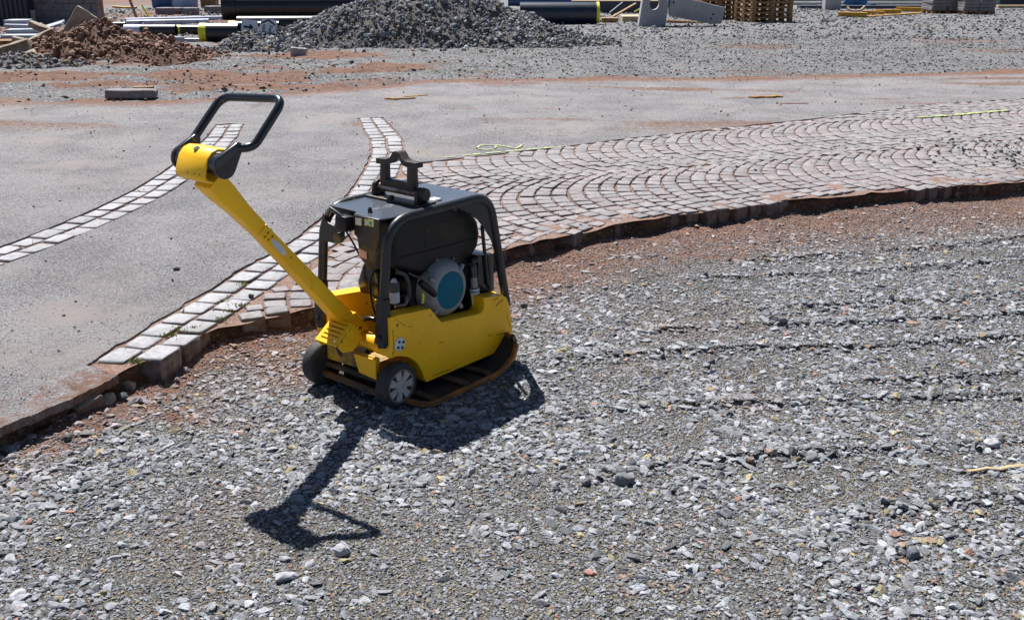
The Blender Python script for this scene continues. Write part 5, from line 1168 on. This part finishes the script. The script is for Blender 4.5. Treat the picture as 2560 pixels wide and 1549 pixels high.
# tubs behind
def tub(x0, x1, yb, h, mat, label):
    s = Spot((x0 + x1) / 2, yb); w_ = (x1 - x0) / s.k; root = empty('plastic_tub', s.p, 0.0, label, 'tub')
    MB().box((0, 0, h / 2), (w_ * 0.92, 0.6, h), taper=1.08).build('body', mat, root, bevel=0.03, smooth=35)
    MB().box((0, 0, h + 0.02), (w_ * 1.05, 0.66, 0.05)).build('lid', mat, root, bevel=0.012); MB().box((0, 0, -0.02), (w_, 0.62, 0.03)).build('foot', CONCD, root)
tub(386, 438, 20, 0.75, BLUE, 'dark blue plastic tub on the far side of the pipes'); tub(440, 492, 21, 0.8, PALEBL, 'pale blue plastic tub next to the dark blue one')
thing_box('crate', 502, 540, 20, -30, 0.4, TIMBER, 'brown wooden crate beside the pale blue tub', 'crate')
for x0, x1, yb, lb in ((388, 450, 38, 'dark kerb block under the dark blue tub'), (452, 492, 38, 'dark kerb block under the pale blue tub'), (510, 560, 34, 'dark kerb block below the brown crate')):
    thing_box('kerb_block', x0, x1, yb, yb - 17, 0.3, CONCD, lb, 'block', bevel=0.02, jitter=0.01)
for i, (x0, x1, yb) in enumerate(((545, 572, 14), (548, 572, 24))): thing_box('white_bar', x0, x1, yb, yb - 5, 0.1, PIPEW, ('upper', 'lower')[i] + ' one of two white bar ends beside the fattest pipe', 'bar')
# slab stack and broken kerb stones
SLABM = material('pale slab concrete', (.33, .35, .40), (.27, .29, .34), 4.0, rough=0.75, bump=0.2, bscale=60)
for i, (px, py, sz_, rot, lf, lb) in enumerate(((62, 100, (.62, .5, .10), (0, 0, .05), .05, 'lowest grey slab of the stack near the small pallet'), (70, 97, (.60, .45, .07), (0.02, -0.02, .12), .15, 'second grey slab in the low stack'),
        (64, 95, (.55, .4, .06), (0.03, 0.03, -.05), .225, 'third grey slab in the low stack'), (52, 94, (.40, .35, .06), (0.0, 0.0, .1), .29, 'topmost grey slab of the low stack'),
        (128, 90, (.52, .42, .05), (0.10, -0.28, .2), .17, 'tilted grey slab leaning beside the low stack'), (100, 86, (.4, .4, .05), (0.06, -0.1, -.1), .12, 'half hidden grey slab behind the tilted one'))):
    slab('paving_slab', px, py, sz_, rot, SLABM, lb, 'slab', None, lf, 0.004, i, 0.006)
thing_box('teal_box', 178, 206, 68, 51, 0.2, material('teal painted box', (.16, .25, .28), (.13, .20, .23), 4.0, rough=0.5), 'small teal box behind the stone slab in the soil', 'box', bevel=0.008)
slab('kerb_stone', 22, 158, (.62, .16, .14), (0.1, -0.30, 0.25), KSTONE, 'long chipped kerb stone lying tilted by the gravel spread', 'kerb stone', None, 0.16, 0.02, 1, 0.02)
slab('kerb_stone', 108, 132, (.46, .15, .12), (0.1, -0.42, 0.3), KSTONE, 'tilted brown kerb stone resting against the soil heap', 'kerb stone', None, 0.22, 0.02, 2, 0.02)
slab('kerb_stone', 112, 118, (.44, .15, .10), (0.0, 0.32, -0.2), KSTONE, 'upper brown kerb stone crossing the tilted one', 'kerb stone', None, 0.30, 0.02, 3, 0.02)
slab('kerb_stone', 70, 156, (.28, .2, .16), (0.2, -0.25, 0.5), KSTONE, 'rough rubble block under the tilted kerb stone', 'kerb stone', None, 0.06, 0.03, 4, 0.03)
slab('kerb_stone', 48, 128, (.16, .14, .2), (0.1, 0.3, 0.2), KSTONE, 'pointed rubble piece standing beside the small pallet', 'kerb stone', None, 0.12, 0.03, 5, 0.02)
slab('stone_slab', 210, 132, (.32, .16, .44), (-0.15, 0.62, 0.25), KSTONE, 'big pale edged stone slab sticking out of the soil heap', 'slab', None, 0.42, 0.02, 6, 0.02)
slab('stone_slab', 105, 158, (.3, .2, .12), (0.0, -0.1, 0.2), KSTONE, 'flat rubble slab lying in front of the kerb stones', 'slab', None, 0.05, 0.03, 7, 0.02)
o = slab('kerb_block', 330, 247, (.48, .16, .085), (0, 0, 0.0), CONCD, 'lone dark grey kerb block on the asphalt edge', 'block', None, 0.05, 0.012, 9, 0.016)
o = MB().box((0, 0, 0), (.20, .07, .03)).build('timber_offcut', TIMBER, bevel=0.003); o.location = Spot(360, 232).p + Vector((0, 0, 0.05)); tag(o, 'short orange brown timber offcut behind the lone kerb block', 'timber')

# --- right side: pipes, planks, concrete piece, pallets, formwork
pipe('pipe', 1300, 1494, 62, 54, material('blue black pipe', (.012, .017, .032), (.02, .028, .05), 4.0, rough=0.35), 'blue-black pipe with a yellow rimmed end between rubble heap and planks', GP, cap_r=CAPY)
pipe('pipe', 1270, 1436, 16, 24, material('blue pipe', (.02, .05, .14), (.03, .07, .18), 4.0, rough=0.35), 'thin blue pipe with a yellow end beside the blue-black pipe', GP, cap_r=CAPY)
s = Spot(1560, 34); bm_ = empty('formwork_beam', s.p, 0.0, 'long black formwork beam with a pale top edge behind the planks', 'beam')
MB().box((0.3, 0, 0.17), (3.6, 0.25, 0.32)).build('beam', CONT, bm_, bevel=0.01); MB().box((0.3, 0, 0.345), (3.6, 0.26, 0.028)).build('top_board', PALE, bm_)
thing_box('timber_block', 1504, 1546, 58, 46, 0.3, TIMBER, 'timber block standing near the yellow rimmed pipe end', 'timber', bevel=0.006)
s = Spot(1530, 50); o = MB().bar((0, 0, 0.02), (0.62, 0.1, 0.36), 0.16, 0.03, (0, 0, 1)).build('plank', TIMBER, bevel=0.003); o.location = s.p + Vector((0, 0.2, 0.02)); tag(o, 'brown plank leaning up towards the concrete piece', 'plank')
s = Spot(1530, 46); o = MB().tube([(0, 0, 0.06), (0.34, 0.06, 0.32)], 0.06, 14).build('rolled_felt', CONT, smooth=40); o.location = s.p + Vector((0, 0.45, 0.02)); tag(o, 'black roll lying on the leaning plank', 'roll')
s = Spot(1590, 40); o = MB().bar((-0.05, 0, 0.10), (0.3, 0.05, 0.28), 0.03, 0.03).build('yellow_stake', CAPY); o.location = s.p; tag(o, 'yellow stake between the plank and the concrete piece', 'stake')
thing_box('plank', 1556, 1604, 56, 42, 0.7, PALE, 'pale plank pile end beside the concrete piece', 'plank', bevel=0.005)
# upright concrete block with a hole, and its tilted beam
s = Spot(1630, 68); cp = empty('concrete_element', s.p, 0.0, 'upright pale concrete element with a round hole and tilted arm', 'concrete'); k = 1 / s.k
ol = [(-34 * k, 0), (33 * k, -2 * k), (42 * k, 92 * k), (-22 * k, 94 * k)]; hc = (5 * k, 56 * k); hr = 13.5 * k
m = MB(); n_ = 32; out_ = []
def on_outline(a):
    d = Vector((math.cos(a), math.sin(a))); best = 9
    for i in range(4):
        p1 = Vector(ol[i]); p2 = Vector(ol[(i + 1) % 4]); e = p2 - p1; det = d.x * -e.y + d.y * e.x
        if abs(det) < 1e-9: continue
        q = p1 - Vector(hc); t = (q.x * -e.y + q.y * e.x) / det; u = (d.x * q.y - d.y * q.x) / det
        if t > 0 and -1e-6 <= u <= 1.000001: best = min(best, t)
    return (hc[0] + d.x * best, hc[1] + d.y * best)
angs = sorted([2 * math.pi * i / n_ for i in range(n_)] + [math.atan2(p[1] - hc[1], p[0] - hc[0]) % (2 * math.pi) for p in ol])
N2 = len(angs); vs = []
for yv in (0.0, 0.30):
    for a in angs: p_ = on_outline(a); vs.append((p_[0], yv, p_[1]))
    for a in angs: vs.append((hc[0] + hr * math.cos(a), yv, hc[1] + hr * 1.15 * math.sin(a)))
fs = []
for i in range(N2):
    j = (i + 1) % N2
    fs += [(i, j, N2 + j, N2 + i), (2 * N2 + j, 2 * N2 + i, 3 * N2 + i, 3 * N2 + j), (i, 2 * N2 + i, 2 * N2 + j, j), (N2 + j, 3 * N2 + j, 3 * N2 + i, N2 + i)]
m.add(vs, fs).build('upright', CONC, cp)
arm_o = [(42 * k, 48 * k), (44 * k, 78 * k), (182 * k, 46 * k), (174 * k, 8 * k), (150 * k, 7 * k), (44 * k, 26 * k)]
ca_ = MB().prism(arm_o, lambda a, b, d: (a, d, b), 0.05, 0.36).build('arm', CONC, cp, bevel=0.006)
for (a, b) in ((52, 58), (152, 30), (147, 20)): MB().lathe([(0, 2.6 * k), (0.004, 2.6 * k), (0.004, 0)], (a * k, 0.05, b * k), (0, -1, 0), 10).build('bolt_hole', HOLE, cp)
s = Spot(1720, 62); o = MB().box((0, 0, 0.03), (0.9, 0.10, 0.06)).build('timber_beam', TIMBER, bevel=0.004); o.location = s.p + Vector((0, 0.35, 0.0)); o.rotation_euler = (0, 0.05, 0.05); tag(o, 'thin timber beam under the tilted concrete arm', 'timber')
# pallets
def pallet_parts(w, d, h):
    out = []; bt = h * 0.17; bh = h - 3 * bt
    for i in range(5): out.append(('board', (0, -d / 2 + d * (i + 0.5) / 5, h - bt / 2), (w, d / 5 * 0.72, bt)))
    for i in range(3): out.append(('cross_board', (-w / 2 + 0.055 + i * (w - 0.11) / 2, 0, h - bt * 1.5), (0.10, d, bt)))
    for i in range(3):
        for j in range(3): out.append(('block', (-w / 2 + 0.055 + i * (w - 0.11) / 2, -d / 2 + 0.055 + j * (d - 0.11) / 2, bt + bh / 2), (0.10, 0.10, bh)))
    for j in range(3): out.append(('runner', (0, -d / 2 + 0.055 + j * (d - 0.11) / 2, bt / 2), (w, 0.10, bt)))
    return out
PAL = {}
def pallet(loc, rz, w, d, h, label, group):
    root = empty('pallet', loc, rz, label, 'pallet', group)
    for nm, c, sz_ in pallet_parts(w, d, h):
        key = (nm, round(sz_[0], 3), round(sz_[1], 3), round(sz_[2], 3))
        if key not in PAL: PAL[key] = MB().box((0, 0, 0), sz_).mesh(nm, PALW)
        o = link(bpy.data.objects.new(nm, PAL[key]), root); o.location = c
ORD = ('lowest', 'second', 'third', 'fourth', 'fifth', 'sixth', 'topmost')
s = Spot(1918, 58); ph_ = 12.0 / s.k
for i in range(7): pallet(s.p + Vector((0.0 + random.uniform(-.015, .015), 0.48, i * (ph_ + 0.002))), 0.34 + random.uniform(-.015, .015), 1.12, 0.80, ph_, ORD[i] + ' pallet of the open pallet stack beyond the concrete arm', 'brown pallets in two stacks')
s = Spot(1795, 52)
for i in range(7): pallet(s.p + Vector((random.uniform(-.015, .015), 0.75, i * (ph_ + 0.002))), 0.30, 1.0, 0.75, ph_, ORD[i] + ' pallet of the stack half hidden by the concrete arm', 'brown pallets in two stacks')
s = Spot(20, 118); pallet(s.p + Vector((0, 0.2, 0)), 0.2, 0.42, 0.4, 0.10, 'small pale pallet beside the broken kerb stones', 'pallet by the kerb stones')
# far rails
RAILM = material('pale rail', (.42, .45, .40), (.36, .38, .34), 4.0, rough=0.6)
for i, (yb, lb) in enumerate(((13, 'long pale rail lying next to the low black beam'), (5, 'long pale rail lying beyond the one next to the black beam'))):
    s = Spot(2300, yb); o = MB().box((0, 0, 0.05), (11.0, 0.14, 0.10)).build('rail', RAILM, bevel=0.006); o.location = s.p; tag(o, lb, 'rail')
thing_box('black_beam', 2000, 2330, 24, 15, 0.4, CONT, 'long low black beam in front of the pale rails', 'beam')
thing_box('concrete_block', 2062, 2101, 27, -12, 0.35, CONC, 'grey concrete cube beside the blue tarpaulin', 'block', bevel=0.015, jitter=0.004)
TARP = material('blue tarpaulin', (.01, .075, .22), (.015, .10, .28), 5.0, rough=0.45, bump=0.5, bscale=8, dist=0.03)
s = Spot(2146, 17); vs, fs = round_stone(4, 0.6, 0.3); o = MB().add([Vector((v[0] * 0.36, v[1] * 0.35, max(v[2], -0.15) * 0.55 + 0.1)) for v in vs], fs).build('tarpaulin', TARP, smooth=60, subdiv=1, jitter=0.02); o.location = s.p + Vector((0, 0.3, 0)); tag(o, 'crumpled blue tarpaulin heap behind the white hose', 'tarpaulin')
s = Spot(2142, 31); o = MB().tube(round_path([(-0.26, 0.1, 0.14), (-0.22, 0, 0.05), (-0.05, -0.05, 0.03), (0.12, 0, 0.05), (0.25, 0.1, 0.16)], 0.08), 0.035, 10).build('white_hose', PALE, smooth=50); o.location = s.p; tag(o, 'curved cream hose lying behind the yellow beams', 'hose')
thing_box('cable_reel', 2174, 2190, 23, 10, 0.12, BLUE, 'small blue can beside the cream hose', 'can', bevel=0.02)
def ybeam(x0, y0_, x1, y1_, h, label):
    a = Spot(x0, y0_); b = at(x1, y1_); d = b - a.p; root = empty('formwork_girder', a.p, 0.0, label, 'girder', 'yellow formwork girders')
    MB().bar((0, 0, h - 0.012), d + Vector((0, 0, h - 0.012)), 0.10, 0.024).build('flange', YWOOD, root, bevel=0.003); MB().bar((0, 0, h / 2), d + Vector((0, 0, h / 2)), 0.035, h - 0.05).build('web', YWOOD, root)
    MB().bar((0, 0, 0.012), d + Vector((0, 0, 0.012)), 0.10, 0.024).build('flange', YWOOD, root, bevel=0.003)
ybeam(2095, 43, 2166, 45, 0.13, 'yellow girder at the end of the row, below the cream hose'); ybeam(2156, 38, 2210, 40, 0.12, 'yellow girder next to the one below the cream hose')
ybeam(2186, 36, 2252, 36, 0.13, 'yellow girder in the middle of the row'); ybeam(2240, 30, 2312, 32, 0.14, 'yellow girder reaching the slab pallets'); ybeam(2168, 45, 2300, 36, 0.05, 'low thin yellow girder slanting along the whole row')
# stacked dark slabs on two pallets
for q, (px, lbp) in enumerate(((2368, 'slab stack nearer the yellow girders'), (2448, 'slab stack farther from the yellow girders'))):
    s = Spot(px, 36 + q * 2); w_ = 80 / s.k; pallet(s.p + Vector((0, 0.4, 0)), 0.05, w_, 0.75, 0.10, 'pallet carrying the ' + lbp, 'pallets under slabs')
    for r_ in range(4):
        for c_ in range(2):
            o = MB().box((0, 0, 0), (w_ * 0.49, 0.72, 0.088)).build('paving_slab', CONCD, bevel=0.01); o.location = s.p + Vector(((c_ - 0.5) * w_ * 0.5 + random.uniform(-.015, .015), 0.4, 0.10 + 0.046 + r_ * 0.092)); o.rotation_euler = (0, 0, 0.05 + random.uniform(-.03, .03))
            tag(o, ('outer' if c_ == q else 'inner') + ' dark slab, ' + ('lowest', 'second', 'third', 'topmost')[r_] + ' layer of the ' + lbp, 'slab', 'dark slabs stacked on pallets')
thing_box('site_container', 2498, 2640, 14, -60, 1.5, CONT, 'dark container at the edge beyond the slab stacks', 'container', bevel=0.02)
thing_box('timber_beam', 2495, 2620, 22, 14, 0.2, PALE, 'pale timber beam below the dark container beyond the slab stacks', 'timber')
thing_box('timber_plank', 2330, 2346, 24, -2, 0.1, CONC, 'narrow grey post beside the slab stacks', 'post')
